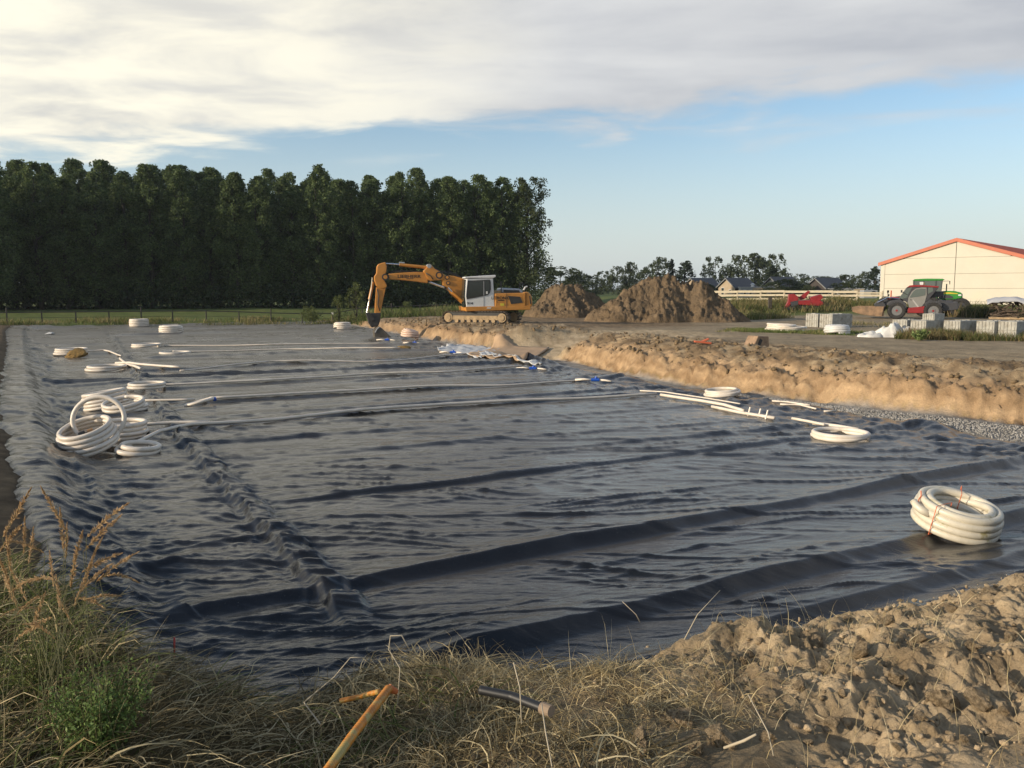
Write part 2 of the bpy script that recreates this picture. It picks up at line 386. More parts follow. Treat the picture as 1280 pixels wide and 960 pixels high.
# ---------------------------------------------------------------- black liner
def fold(d,near,far):
    a=np.clip(1+d/(near*.85),0,1); return np.where(d<0,a*a*(1.6-.6*a),np.exp(-(np.maximum(d,0)/far)**1.3))
_cr=random.Random(21); CREASES=[]
for i in range(64):      # far and middle: long straight folds along the strips
    vc=12+56*(i+_cr.random())/64; s=min(1.0,vc/30); CREASES.append((_cr.uniform(1,17),vc,_cr.uniform(2.5,7.5),_cr.uniform(-.05,.03)-.06*(_cr.random()<.3),_cr.uniform(.03,.065)*(.6+.6*s),.10+.22*s,.25+.5*s))
for i in range(70):      # nearer: thin straight creases lying at a slant to the strips
    vc=_cr.uniform(5,20); CREASES.append((_cr.uniform(2.4,16),vc,_cr.uniform(.8,3.2),_cr.choice((-.42,-.5,-.55,-.62,-.3,-.08)),_cr.uniform(.012,.028),_cr.uniform(.04,.08),_cr.uniform(.08,.2)))
for i in range(60):      # left strip: short creases both ways
    vc=_cr.uniform(5.5,26); CREASES.append((_cr.uniform(-.2,2.6),vc,_cr.uniform(.4,1.3),_cr.choice((-.5,-.7,-.3,.25,.5,.1)),_cr.uniform(.012,.030),_cr.uniform(.04,.08),_cr.uniform(.08,.22)))
def memb_z(x,y):
    x=np.asarray(x,float); y=np.asarray(y,float); u,v=uv(x,y)
    g=smooth_ground(x,y)
    r=np.hypot(x,y)
    wu=u+.5*pn(u*.35,v*.35,201); wv=v+.30*pn(u*.28,v*.5,202)+.10*pn(u*.9,v*1.2,203)
    w=np.zeros_like(x)
    L1=1-.5*sm((u-2.6)/2)     # rougher left strip
    rd=lambda a,b,s,o=2: (ridge(a,b,s,o)-.9)
    # creases: nearly flat film between sharp one-sided folds
    def cr(p,q,sd,nw=.04,fw=.10,br=1.0):
        nw=np.maximum(nw,1.7*np.minimum(.8*r*r/2412,.0055*r)*fq_[0]); n=pn(p,q,sd)+.05*pn(p*3.1,q*1.3,sd+70); m=np.clip(-.05+1.9*pn(p*.8+3,q*.4,sd+500),0,1)
        return np.where(n<0,np.clip(1+n/nw,0,1),np.clip(1-n/(fw*2.2),0,1)**2)*m
    def rot(deg,wp=.2): t=math.radians(deg); return x*math.cos(t)+y*math.sin(t)+wp*pn(u*.4,v*.4,205), -x*math.sin(t)+y*math.cos(t)+wp*.7*pn(u*.45,v*.6,206)
    fq_=[1.]
    r0=rot(-4); r1=rot(12); r2=rot(-30); r3=rot(52); r4=rot(29); r5=rot(-13,.4); r6=rot(22)
    w+=.006*pn(wu*.3,wv*.6,211)
    for (q,fp,fq,h,sd,nw) in ((r4,.10,.60,.030,213,.05),(r5,.12,.75,.045,215,.05),(r0,.16,.9,.035,231,.05),(r0,.25,1.7,.030,216,.07),(r1,.28,1.6,.024,217,.07),(r5,.25,2.1,.028,214,.07),(r6,.3,1.9,.020,232,.07)):
        fq_[0]=fq; w+=h*cr(q[0]*fp,q[1]*fq,sd,nw)
    near=sm((34-r)/20)
    for (q,fp,fq,h,sd) in ((r0,.35,3.6,.0120,218),(r1,.4,3.9,.010,219),(r5,.38,3.8,.011,220),(r0,.7,5.6,.006,233)):
        fq_[0]=fq; w+=near*h*cr(q[0]*fp,q[1]*fq,sd,.09,.12)
    nn=sm((17-r)/8)
    for (q,fp,fq,h,sd) in ((r0,1.6,9,.0045,228),(r1,1.9,10,.004,229),(r5,1.7,8.5,.0042,230)):
        fq_[0]=fq; w+=nn*h*cr(q[0]*fp,q[1]*fq,sd,.12,.15)
    for (q,fp,fq,h,sd,nw) in ((r6,.22,1.6,.026,251,.05),(r4,.25,2.4,.018,252,.07),(r2,.30,1.5,.020,221,.05),(r3,.30,1.5,.016,222,.05),(r6,.5,4.0,.009,254,.1)):
        fq_[0]=fq; w+=L1*near*h*cr(q[0]*fp,q[1]*fq,sd,nw,.12)
    ab=lambda p,q,sd: np.abs(pn(p,q,sd)+.25*pn(p*2.1,q*2.1,sd+40))
    crn=near*(.30+.9*L1-.45)
    crn=near*(.22+1.5*np.clip(L1-.5,0,1))
    w+=crn*(.016*ab(r2[0]*.8,r2[1]*1.3,241)+.010*ab(r3[0]*2.0,r3[1]*3.4,242)+.007*ab(r6[0]*3.0,r6[1]*9,243))
    w+=near*(.010*ab(r0[0]*.4,r0[1]*3.0,244)+.005*ab(r5[0]*1.2,r5[1]*6.0,245))+nn*.0032*ab(r0[0]*2.6,r0[1]*12,246)
    w+=L1*near*.004*fbm(wu*1.1,wv*1.5,223,2)
    # cross-strip folds
    w0=w; w=np.zeros_like(x); FM=np.zeros_like(x)
    for (uc,vc,ln,sl,h,nw,fw) in CREASES:
        d=v-vc-sl*(u-uc)-.10*nw*pn(u*1.2,u*0+vc,505); t=np.abs(u-uc)/ln; k=(t<1)&(d>-nw*1.1)&(d<fw*3)
        if not k.any(): continue
        a=(1-t[k]**2)**.6; w[k]+=h*a*fold(d[k],nw,fw)
    for vs,h,u0,u1,nw,fw,sd in ((11.0,.065,2.1,17,.15,.30,1),(7.65,.115,.2,17,.22,.34,2),(5.75,.13,1.9,17,.24,.5,3),(28.3,.15,-1,17,.28,.7,4),(18.05,.075,2,14,.2,.4,5),
        (21.7,.085,2,16,.25,.5,7),(25.4,.085,2,16,.25,.6,8),(31.4,.11,2,17,.3,.6,11),(37.5,.09,3,18,.3,.7,12),(42,.06,4,18,.3,.8,13),(49,.08,4,19,.4,1.0,14),(57,.09,3,20,.4,1.0,15),(64,.10,3,20,.4,1.0,16),(4.9,.09,4,17,.2,.4,18)):
        d=v-vs-.07*pn(u*.3,u*0+sd,300+sd)-.018*(u-8)*(sd in (2,3))
        rag=.035*pn(u*.9,u*0,330+sd)+.015*pn(u*3.1,u*0,340+sd)
        a=sm((u-u0)/1.0)*(1-sm((u-u1)/1.0))*(.7+.45*sm(pn(u*.3,u*0+sd,360+sd)*1.4+.55))
        FM=np.maximum(FM,.85*a*np.exp(-((d+nw*.4)/(nw*.9))**4))
        w+=h*a*np.where(d<-nw*.85,0,fold(d-np.clip(rag*(1+d/nw),-.1,.1),nw,fw))
    w=w+w0*(1-FM)
    # long overlap running away from the camera
    wob=.10*pn(v*.7,v*0,401)+.07*pn(v*2.2,v*0,402); su=2.08+ip(v,[5,18,38,70],[0,-.05,.5,1.4])+wob
    d=u-su; a=(1-sm((v-60)/8))*sm((v-6.3)/.8)
    tw=.5+.5*np.tanh(3*pn(v*1.7+.8*d,v*0,403)+.6)
    saw=(v*1.9+.9*pn(v*.8,v*0,404)); saw=saw-np.floor(saw); flap=np.clip((d+.05)/.07,0,1)*(1-sm((d-.16-.10*saw)/.12))
    w+=a*(.055+.075*saw*tw)*flap*(1-.35*np.clip(d/.3,0,1))-a*.02*np.exp(-((d+.12)/.06)**2)
    w+=a*.03*np.exp(-(d/.5)**2)*rd(v*2.6+u*.8,u*1.4,405)
    # gathered foot of the left slope
    d=u-(.5+LO(v)+.16*pn(v*.5,v*0,411))
    lf=np.exp(-(d/.75)**2)
    w+=lf*.055*rd(v*1.15+.5*u,u*.8-.2*v,413,3)
    w+=.06*fold(d,.10,.28)*sm((pn(v*.5,v*0,415)+.35)*2)-.04*np.exp(-((d+.25)/.12)**2)
    # crumpled right margin
    e=memb_edge(v)-u; rt=np.exp(-((e-1.2)/1.5)**2)
    w+=rt*(.05*rd(wu*1.1,wv*1.6,421,3)+.03*pn(wu*2,wv*2,423))
    w+=.35*np.exp(-(((u-17.2)/.9)**2+((v-27.8)/1.3)**2))*(1+.5*rd(u*1.8,v*1.8,425))
    w+=.16*np.exp(-(((u-16.2)/.5)**2+((v-10.8)/.5)**2))+.12*np.exp(-(((u-16.3)/.5)**2+((v-21.5)/.7)**2))
    # turned-up far rim
    w+=.16*np.exp(-((v-VF-.2)/.5)**2)*(.7+.5*rd(u*.8,v*.8,431)); 
    w+=.25*np.exp(-(((u+.6)/.9)**2+((v-VF)/.8)**2))
    # bank by the excavator
    w+=.05*sm((v-44)/5)*sm((u-15)/2)*rd(u*.9,v*.9,433,3)
    far=sm((r-30)/40); w=w*(1-.25*far)
    ins=memb_in(u,v)
    return g+.025+w*sm((ins+.1)/.5)-.10*sm((.16-ins)/.16)
def mat_liner():
    global nt
    m=bpy.data.materials.new('black_liner_film'); m.use_nodes=True; nt=m.node_tree; b=nt.nodes['Principled BSDF']
    tcn=N('ShaderNodeTexCoord'); vec=tcn.outputs['Object']
    mp=N('ShaderNodeMapping'); mp.inputs['Rotation'].default_value=(0,0,-ANG); L(vec,mp.inputs['Vector'])
    mq=N('ShaderNodeMapping'); mq.inputs['Scale'].default_value=(1,5.5,1); L(mp.outputs[0],mq.inputs['Vector'])
    def cre(vv,sc,wd,dist=.8):
        n=NZ(vv,sc,3,.5,dist); return M('SUBTRACT',1.0,SS(M('ABSOLUTE',M('SUBTRACT',n,.5)),0,wd))
    mw=N('ShaderNodeMapping'); mw.inputs['Scale'].default_value=(1,8.0,1); mw.inputs['Rotation'].default_value=(0,0,.12); L(vec,mw.inputs['Vector'])
    mv=N('ShaderNodeMapping'); mv.inputs['Scale'].default_value=(1,3.0,1); mv.inputs['Rotation'].default_value=(0,0,.75); L(vec,mv.inputs['Vector'])
    f=M('ADD',cre(mw.outputs[0],1.6,.06),M('ADD',M('MULTIPLY',cre(mq.outputs[0],3.1,.07),.6),M('MULTIPLY',cre(mv.outputs[0],3.4,.07),.45)))
    f=M('ADD',f,M('MULTIPLY',NZ(mq.outputs[0],8,5,.6,.5),.5))
    d=NZ(vec,.55,7,.65); sp=NZ(vec,60,3,.6); pat=NZ(mp.outputs[0],.35,4,.5)
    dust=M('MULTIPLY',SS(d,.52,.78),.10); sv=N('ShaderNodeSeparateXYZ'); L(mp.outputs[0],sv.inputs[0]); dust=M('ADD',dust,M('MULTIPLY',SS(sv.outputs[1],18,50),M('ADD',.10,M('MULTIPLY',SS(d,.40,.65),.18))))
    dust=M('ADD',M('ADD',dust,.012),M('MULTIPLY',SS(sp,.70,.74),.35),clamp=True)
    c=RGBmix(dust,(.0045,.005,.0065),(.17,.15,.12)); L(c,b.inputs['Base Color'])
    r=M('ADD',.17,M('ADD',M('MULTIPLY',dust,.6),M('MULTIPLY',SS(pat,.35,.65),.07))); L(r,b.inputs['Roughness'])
    b.inputs['Sheen Weight'].default_value=.045; b.inputs['Sheen Roughness'].default_value=.45; b.inputs['Sheen Tint'].default_value=(1,.98,.95,1)
    b.inputs['IOR'].default_value=1.5; b.inputs['Specular IOR Level'].default_value=.5
    bn=N('ShaderNodeBump'); bn.inputs['Strength'].default_value=.25; bn.inputs['Distance'].default_value=.003; L(f,bn.inputs['Height']); L(bn.outputs[0],b.inputs['Normal'])
    return m
LM=mat_liner()
liner=polar('plastic_liner',np.concatenate([radii(4.3,14,.8,.0045,.01)[:-1],radii(14,95,1.0,.0052,.01)]),np.radians(np.arange(-40,47,.125)),memb_z,lambda x,y,z: memb_in(*uv(x,y))>-.04,LM,pre=lambda x,y: memb_in(*uv(x,y))>-.9)
tag(liner,'huge wrinkled black plastic sheet lining the shallow pit','plastic sheet')
def mz(x,y): return float(memb_z(np.array([x]),np.array([y]))[0])
def gzz(x,y): return float(ground_z(np.array([x]),np.array([y]))[0])
# ================================================================ vegetation
def leaf_quads(Pn,size,cols,flat=0.0,asp=.6):
    n=len(Pn); a=rng.normal(size=(n,3)); a[:,2]*=(1-flat); a/=np.linalg.norm(a,axis=1)[:,None]+1e-9
    b=rng.normal(size=(n,3)); b-=a*(a*b).sum(1)[:,None]; b/=np.linalg.norm(b,axis=1)[:,None]+1e-9
    s=np.asarray(size)[:,None] if hasattr(size,'__len__') else size
    V=np.stack([Pn-a*s*.5, Pn+b*s*.5*asp, Pn+a*s*.5, Pn-b*s*.5*asp],1).reshape(-1,3)
    F=np.arange(4*n).reshape(n,4); return V,F,np.repeat(cols,4,0)
def crown_cloud(seed,H,Wd,z0_,nc,nl,prof,csize,rag=.25):
    r=np.random.default_rng(seed); t=r.random(nc)**.9
    z=z0_+t*(H-z0_); R=Wd/2*prof(t)*(1+rag*r.normal(size=nc)*.6); th=r.random(nc)*2*np.pi
    rad_=R*np.sqrt(.25+.75*r.random(nc)); c=np.stack([rad_*np.cos(th),rad_*np.sin(th),z],1)
    cs=csize*(.6+.8*r.random(nc))*(1.15-.55*t); k=r.integers(0,nc,nl); d=r.normal(size=(nl,3)); d/=np.linalg.norm(d,axis=1)[:,None]; d*= (r.random(nl)**.4)[:,None]
    d[:,2]*=1.25; Pn=c[k]+d*cs[k][:,None]; Pn[:,2]=np.minimum(Pn[:,2],H+.4*r.random(nl)); cc=.75+.5*r.random(nc)
    return Pn,cc[k],c
LEAF=mat('leaf_mass',rough=.7,attr=True,spec=.25,trans=.35)
BARK=mat('bark',(.05,.042,.03),.9,noise=(3,.4),bump=(9,.6,.05))
def tree_meshes(name,seed,H,Wd,z0_,nc,nl,prof,csize,leaf,c1,c2,asp=.75):
    Pn,cf,cen=crown_cloud(seed,H,Wd,z0_,nc,nl,prof,csize)
    r=np.random.default_rng(seed+1); k=np.clip(.5+.35*r.normal(size=nl)+(cf-1)*.9,0,1)[:,None]
    col=np.array(c1)[None]*(1-k)+np.array(c2)[None]*k
    V,F,C=leaf_quads(Pn,leaf*(.6+.8*r.random(nl)),col,asp=asp)
    o=npmesh('crown',V,F,LEAF,col=C); cm=o.data; bpy.data.objects.remove(o)
    t=MB(); pts=[(0,0,-.3)]; x=y=0
    for i in range(1,8): x+=r.normal()*.09; y+=r.normal()*.09; pts.append((x,y,H*.9*i/7))
    t.tube(pts,[H*.016*(1-.12*i) for i in range(8)],7)
    for c in cen[::max(1,len(cen)//16)]:
        zb=max(z0_*.7,c[2]-.35*math.hypot(c[0],c[1])-1.2); t.tube([(x*zb/H,y*zb/H,zb),((c[0])*.5,c[1]*.5,(zb+c[2])/2+.1),tuple(c)],[H*.005,H*.0035,H*.0015],4)
    o=t.build('trunk',BARK,smooth=True); tm=o.data; bpy.data.objects.remove(o)
    return cm,tm
def place_tree(name,ms,loc,s,rz,label,cat,group):
    e=empty(name,loc,label,cat,group,rz); e.scale=(s[0],s[0],s[1])
    for nm,m in (('crown',ms[0]),('trunk',ms[1])): link(bpy.data.objects.new(nm,m),e)
    return e
pop=lambda t: np.clip(.55+.9*t,0,1)*np.sqrt(np.clip(1-t**2.5,0.015,1))*(1-.18*t)
G1,G2=(.050,.075,.030),(.15,.20,.07)
POP=[tree_meshes('poplar',100+i,20,6.9+.5*(i%3),1.0,210,15000,pop,.85,.26,G1,G2) for i in range(6)]
YEL=tree_meshes('yellow_tree',140,20,5.6,1.0,130,5200,pop,.85,.38,(.12,.11,.03),(.26,.20,.06))
edgeprof=lambda t: .75+.3*np.sin(t*9)*np.exp(-t)*.6-.35*t**4
EDG=tree_meshes('edge_tree',151,19,8.5,.8,130,9500,edgeprof,.95,.28,(.03,.045,.018),(.09,.11,.045))
random.seed(5)
fr=0; ORD='first second third fourth fifth sixth seventh eighth ninth tenth eleventh twelfth thirteenth fourteenth fifteenth sixteenth seventeenth eighteenth nineteenth twentieth twenty-first twenty-second twenty-third twenty-fourth twenty-fifth'.split()
for row in range(4):
    px=-150+row*17
    while px<655-row*3:
        f=(px+60)/715; D=106+22*max(f,0)+row*5.2+random.uniform(-1.2,1.2)
        p=PD(px,386,D); hs=(1.02 if row>1 else .95)*random.uniform(.92,1.04)
        if row==0 and random.random()<.35: hs*=.87
        hs*=1.0-.0*f
        yel=(row==1 and 528<px<556)
        fr+= (row==0 and px>0)
        lab=(('front-row poplar of the wood, %s tree from the left edge of the photo'%ORD[min(fr-1,24)]) if row==0 and px>0 else 'front-row poplar cut off by the left edge' if row==0 else 'tall poplar deeper in the wood, its top showing over the front row')
        if yel: lab='yellowing poplar among the green ones of the wood, behind the excavator'
        place_tree('poplar_tree',YEL if yel else POP[random.randrange(6)],(p.x,p.y,-.35),(random.uniform(.9,1.15),hs*(.97 if yel else 1)),random.uniform(0,6.28),lab,'tree','poplars of the wood' if not yel else None)
        px+=random.uniform(26,40)
p=PD(661,386,128); place_tree('poplar_tree',EDG,(p.x,p.y,-.2),(1.0,.99),1.0,'dark ragged tree closing the right end of the wood','tree',None)
for k in range(30):   # the wood goes on to the left of the picture and keeps the low sun off its front
    f=k/29; place_tree('poplar_tree',POP[k%6],(-62-85*f+random.uniform(-2,2),99-38*f+(k%2)*5,-.3),(1.1,random.uniform(.86,1.0)),k*1.3,'poplar of the wood where it goes on beyond the left edge','tree','poplars beyond the left edge')
# undergrowth along the wood's edge
def shrub_mass(name,label,n,fx,fy,zb,h,leaf,c1,c2,cat=None,flat=.0):
    x=fx(n); y=fy(n,x); zz=zb(x,y)+h(x,y)*rng.random(n)**1.1; k=rng.random(n)[:,None]
    V,F,C=leaf_quads(np.stack([x,y,zz],1),leaf*(.6+.8*rng.random(n)),np.array(c1)[None]*(1-k)+np.array(c2)[None]*k)
    o=npmesh(name,V,F,LEAF,col=C); tag(o,label,cat or 'undergrowth',kind='stuff'); return o
pa=PD(-150,386,104); pb=PD(640,386,123); 
def ux(n): return rng.uniform(0,1,n)
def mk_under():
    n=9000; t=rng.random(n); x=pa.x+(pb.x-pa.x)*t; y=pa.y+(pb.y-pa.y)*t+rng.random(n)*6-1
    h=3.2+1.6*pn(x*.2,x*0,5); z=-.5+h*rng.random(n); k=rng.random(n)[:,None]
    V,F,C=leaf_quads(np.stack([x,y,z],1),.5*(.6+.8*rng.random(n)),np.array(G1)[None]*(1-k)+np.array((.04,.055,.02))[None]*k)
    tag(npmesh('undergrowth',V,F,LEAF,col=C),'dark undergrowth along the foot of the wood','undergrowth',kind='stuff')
mk_under()
# ---- far trees and hedges on the right
bush=lambda t: np.sqrt(np.clip(1-(1.7*t-.75)**2,.05,1))
cone=lambda t: np.clip(1.02-t,.05,1)**.8
BR=[tree_meshes('broad',200+i,10,8.5,.3,70,2600,bush,1.0,.45,(.028,.042,.018),(.085,.105,.045)) for i in range(4)]
CN=[tree_meshes('conic',220+i,10,4.2,.3,60,1800,cone,.6,.38,(.02,.034,.018),(.05,.07,.035)) for i in range(2)]
far=[ # px, top y, width px, D, kind, label
 (700,336,60,190,0,'low dark broadleaf tree just right of the wood'),(722,342,36,240,0,'small rounded tree between the wood and the soil heaps'),
 (752,341,26,240,1,'round grey-green tree left of the peaked heap'),(772,335,26,235,2,'round green tree above the left flank of the peaked heap'),(788,330,22,235,3,'slightly taller round tree over the left flank of the peaked heap'),
 (822,325,40,225,0,'broad dark tree rising behind the top of the peaked heap'),(839,327,12,225,4,'slim conical tree beside the broad dark tree'),(857,328,28,225,5,'dense conical tree left of the first dark-roofed chalet'),
 (893,324,30,230,1,'loose light green tree behind the first two chalets'),(917,322,26,230,2,'tree behind the second chalet, paler than its neighbours'),(934,320,44,230,3,'broad tall tree behind the flat-roofed shed'),(952,325,30,232,0,'tree leaning against the broad tall one behind the flat-roofed shed'),
 (970,321,34,225,1,'darkest tall tree, over the hidden chalet'),(965,334,22,210,4,'short pointed conifer below the darkest tall tree'),(1002,344,30,250,2,'far low tree left of the timber house'),
 (1058,345,34,250,3,'far low tree between the timber house and the warehouse'),(1078,342,26,215,0,'rounded tree left of the warehouse wall'),(1092,335,22,205,5,'pointed tree against the left corner of the warehouse'),
 (740,346,40,300,2,'faint far tree beyond the green field'),(800,340,46,260,1,'tree half hidden behind the saddle between the heaps'),(1020,347,60,300,0,'faint far tree behind the timber house'),(1130,340,60,210,1,'tree hidden mostly behind the warehouse')]
for i,(px,ty,w,D,k,lab) in enumerate(far):
    ms=BR[k] if k<4 else CN[k-4]; p=PD(px,362,D); top=CZ+(362-ty)*D/FPX; wd=w*D/FPX*(1.15 if k<4 else 1.6)
    place_tree('field_tree' if k<4 else 'conifer_tree',ms,(p.x,p.y,.2),(wd/(8.5 if k<4 else 4.2),top/10),i*1.7,lab,'tree','trees on the horizon')
for px,w,ty,D,lab in ((985,58,350,150,'dark rounded hedge bush covering the hidden chalet'),(965,36,354,140,'low bush in front of the hidden chalet'),(1052,40,354,150,'low bush by the pale flat-roofed hut'),(1010,20,357,140,'small bush left of the timber house'),
        (884,24,356,150,'small bush between the first two chalets'),(735,26,358,200,'low bush at the edge of the green field'),(832,40,357,170,'bush low behind the saddle of the heaps')):
    p=PD(px,362,D); place_tree('bush',BR[random.randrange(4)],(p.x,p.y,.4),(w*D/FPX/8.0,(CZ-.4+(362-ty)*D/FPX)/10),random.random()*6,lab,'bush','bushes near the houses')
# ---- ribbons of grass
def ribbons(B,az,e0,e1,Ln,wd,segs=4,tw=None,wob=.0):
    n=len(B); V=np.zeros((n,segs+1,2,3)); p=B.copy(); tw=rng.random(n)*np.pi if tw is None else tw
    a=az.copy()
    for i in range(segs+1):
        t=i/segs; e=e0+(e1-e0)*t; d=np.stack([np.sin(a)*np.cos(e),np.cos(a)*np.cos(e),np.sin(e)],1)
        h=np.stack([np.cos(a),-np.sin(a),0*a],1); q=np.cross(d,h); s=h*np.cos(tw)[:,None]+q*np.sin(tw)[:,None]
        w=(wd*(1-t**1.6*.92))[:,None]*.5; V[:,i,0]=p-s*w; V[:,i,1]=p+s*w
        p=p+d*(Ln/segs)[:,None]; a=a+wob*rng.normal(size=n)
    b=np.arange(n)[:,None]*(segs+1)*2; k=np.arange(segs)[None,:]*2
    F=np.stack([b+k,b+k+1,b+k+3,b+k+2],-1).reshape(-1,4); return V.reshape(-1,3),F
GRASS=mat('grass_blade',rough=.75,attr=True,spec=.2,trans=.3)
def grass_stuff(name,label,B,az,e0,e1,Ln,wd,col,segs=4,wob=.12,cat='grass',top=None):
    V,F=ribbons(B,az,e0,e1,Ln,wd,segs,wob=wob); C=np.repeat(col,(segs+1)*2,0)
    o=npmesh(name,V,F,GRASS,col=C); tag(o,label,cat,kind='stuff'); return o
def palette(n,k,cols):
    cols=np.array(cols); i=np.clip((k*len(cols)).astype(int),0,len(cols)-1); c=cols[i]*(.75+.5*rng.random(n))[:,None]; return c
STRAW=[(.42,.33,.17),(.54,.44,.25),(.30,.23,.12),(.66,.56,.35)]; GREEN=[(.09,.115,.03),(.13,.16,.045),(.17,.19,.06),(.06,.075,.02)]
def bank_pts(n,x0,x1,y0,y1,keep):
    x=rng.uniform(x0,x1,n); y=rng.uniform(y0,y1,n); u,v=uv(x,y); c=ip(u,c_u,c_v); k=keep(x,y,u,v,c); x,y=x[k],y[k]
    return np.stack([x,y,ground_z(x,y)],1)
R_=math.radians
# matted hay
B=bank_pts(60000,-5.5,1.9,2.0,9.5,lambda x,y,u,v,c:(v<c+.85+.2*pn(x*3,y*3,1))&(u<2.2+.8*pn(x*1.5,y*1.5,2))&(rng.random(len(x))<np.clip(1.5-.15*(y-2.5),.35,1)))
n=len(B); print('hay',n)
az=R_(70)+1.5*pn(B[:,0]*.9,B[:,1]*.9,3)*2+rng.normal(size=n)*.85
gk=pn(B[:,0]*1.2,B[:,1]*1.2,4)+.25*rng.normal(size=n)-.38-.35*sm((B[:,0]+1.0)/1.5)
col=np.where((gk>.0)[:,None],palette(n,rng.random(n),GREEN),palette(n,rng.random(n),[(.24,.19,.10),(.38,.31,.17),(.55,.47,.29),(.13,.10,.05),(.42,.34,.19),(.10,.08,.04)]))
B[:,2]+=rng.random(n)*.07-.01
grass_stuff('matted_grass','flattened dry and green grass matted over the near bank',B,az,R_(42)*rng.random(n)**1.2+R_(2),R_(-38)+R_(30)*rng.random(n),.10+.30*rng.random(n)**1.3,.004+.006*rng.random(n)**2,col,5,wob=.30)
# thick hummock, green broad blades at left
B=bank_pts(8500,-4.6,-.9,2.4,7.5,lambda x,y,u,v,c:(v<c+.45)&(u<.25)&(pn(x*1.1,y*1.1,14)>-.3)); n=len(B)
grass_stuff('green_grass','longer green blades standing out of the matted grass',B,R_(60)+rng.normal(size=n)*1.6,R_(85)-R_(50)*rng.random(n),R_(-60)+R_(70)*rng.random(n),.15+.36*rng.random(n)**1.2,.004+.006*rng.random(n)**2,palette(n,rng.random(n),GREEN+STRAW[:2]),wob=.35)
# bleached straw on the crest, middle to right
B=bank_pts(80000,-.9,4.2,2.6,5.8,lambda x,y,u,v,c:(np.abs(v-c+.05)<.55+.25*pn(x*2,y*2,5))&(u>1.1)&(u<5.4)&(rng.random(len(x))<.55+.6*pn(x*2.5,y*2.5,6))&(rng.random(len(x))<1-sm((u-2.4)/1.3)*.90)); n=len(B); print('straw',n)
grass_stuff('bleached_straw','sunlit bleached straw along the crest of the near bank',B,rng.random(n)*6.28,R_(75)*rng.random(n)**1.2,R_(-45)+R_(80)*rng.random(n),.05+.15*rng.random(n)**1.6,.0024+.0026*rng.random(n),palette(n,rng.random(n),STRAW))
B=bank_pts(5200,-2.5,3.6,2.3,5.6,lambda x,y,u,v,c:(v<c+.5)&(u>.3)&(u<4.6)&(rng.random(len(x))<.28)); n=len(B)
grass_stuff('grass_stalks','thin upright dry stalks sticking out of the near bank',B,rng.random(n)*6.28,R_(85)-R_(25)*rng.random(n),R_(60)-R_(60)*rng.random(n),.10+.25*rng.random(n)**2,.002+.0015*rng.random(n),palette(n,rng.random(n),STRAW))
# meadow strips
def meadow(name,label,n,line,wid,h,cols,k=None,w=.03,seed=0):
    pts=[Vector(q) for q in line]; seg=rng.integers(0,len(pts)-1,n); t=rng.random(n)
    a=np.array([tuple(p) for p in pts]); x=a[seg,0]*(1-t)+a[seg+1,0]*t; y=a[seg,1]*(1-t)+a[seg+1,1]*t; q=wid*(rng.random(n)-.5)
    d=a[seg+1]-a[seg]; d/=np.linalg.norm(d[:,:2],axis=1)[:,None]; x=x-d[:,1]*q; y=y+d[:,0]*q
    cl=pn(x*.25,y*.25,seed+5)*1.2+.6*pn(x*1.1,y*1.1,seed+6); keep=(rng.random(n)<np.clip(.62+cl,.08,1)); x,y,cl=x[keep],y[keep],cl[keep]; n=len(x)
    B=np.stack([x,y,ground_z(x,y)-.03],1); col=palette(n,np.clip(rng.random(n)*.6+.4*(pn(x*.4,y*.4,seed+9)+.5),0,.999),cols)
    return grass_stuff(name,label,B,rng.random(n)*6.28,R_(88)-R_(20)*rng.random(n),R_(70)-R_(60)*rng.random(n),h*(.45+.75*rng.random(n))*(1+.5*np.clip(cl,-.5,1)),w*(.6+.8*rng.random(n)),col,3)
DRY=[(.10,.13,.035),(.14,.16,.05),(.24,.20,.09),(.33,.27,.14)]
meadow('fence_grass','tall dry and green grass along the pasture fence behind the pit',9000,[PD(-120,400,61),PD(200,400,68),PD(470,400,72)],5,.38,DRY,w=.045,seed=1)
meadow('bank_grass','rough grass between the pasture fence and the excavator',6000,[PD(440,400,69),PD(560,398,72),PD(660,395,76)],6,.75,[(.05,.07,.02),(.09,.12,.035),(.13,.16,.05),(.28,.24,.12)],w=.05,seed=2)
meadow('reed_grass_belt','belt of tall reedy grass in front of the wooden fence',15000,[PD(905,390,76),PD(1000,390,77),PD(1105,390,80)],7,.72,[(.08,.10,.03),(.13,.14,.05),(.22,.18,.08),(.30,.24,.12)],w=.06,seed=3)
meadow('yard_grass','grass verge around the coils beside the dirt road',7000,[PD(905,411,45),PD(1000,412,43),PD(1120,416,40)],3.5,.16,[(.09,.13,.03),(.12,.16,.045),(.15,.17,.055),(.26,.22,.1)],w=.03,seed=4)
meadow('block_weeds','weeds and dry grass growing against the concrete blocks',9000,[PD(1120,420,37.5),PD(1200,423,36.2),PD(1330,425,35.5)],1.5,.42,[(.08,.11,.03),(.13,.13,.05),(.20,.15,.07),(.28,.22,.12)],w=.025,seed=5)
meadow('yard_weeds','dry grass between the blocks and the telehandler',5000,[PD(1030,402,52),PD(1130,404,50),PD(1300,406,48)],5,.28,[(.2,.17,.08),(.28,.23,.12),(.12,.13,.05)],w=.035,seed=6)
meadow('wall_weeds','rank weeds at the foot of the warehouse wall',5000,[PD(1195,396,66),PD(1240,396,66),PD(1320,396,66)],4,1.1,[(.06,.08,.025),(.10,.11,.04),(.22,.17,.09),(.14,.10,.06)],w=.05,seed=7)
meadow('heap_weeds','grass at the right foot of the soil heap',3500,[PD(905,398,62),PD(960,396,66)],5,.6,DRY,w=.045,seed=8)
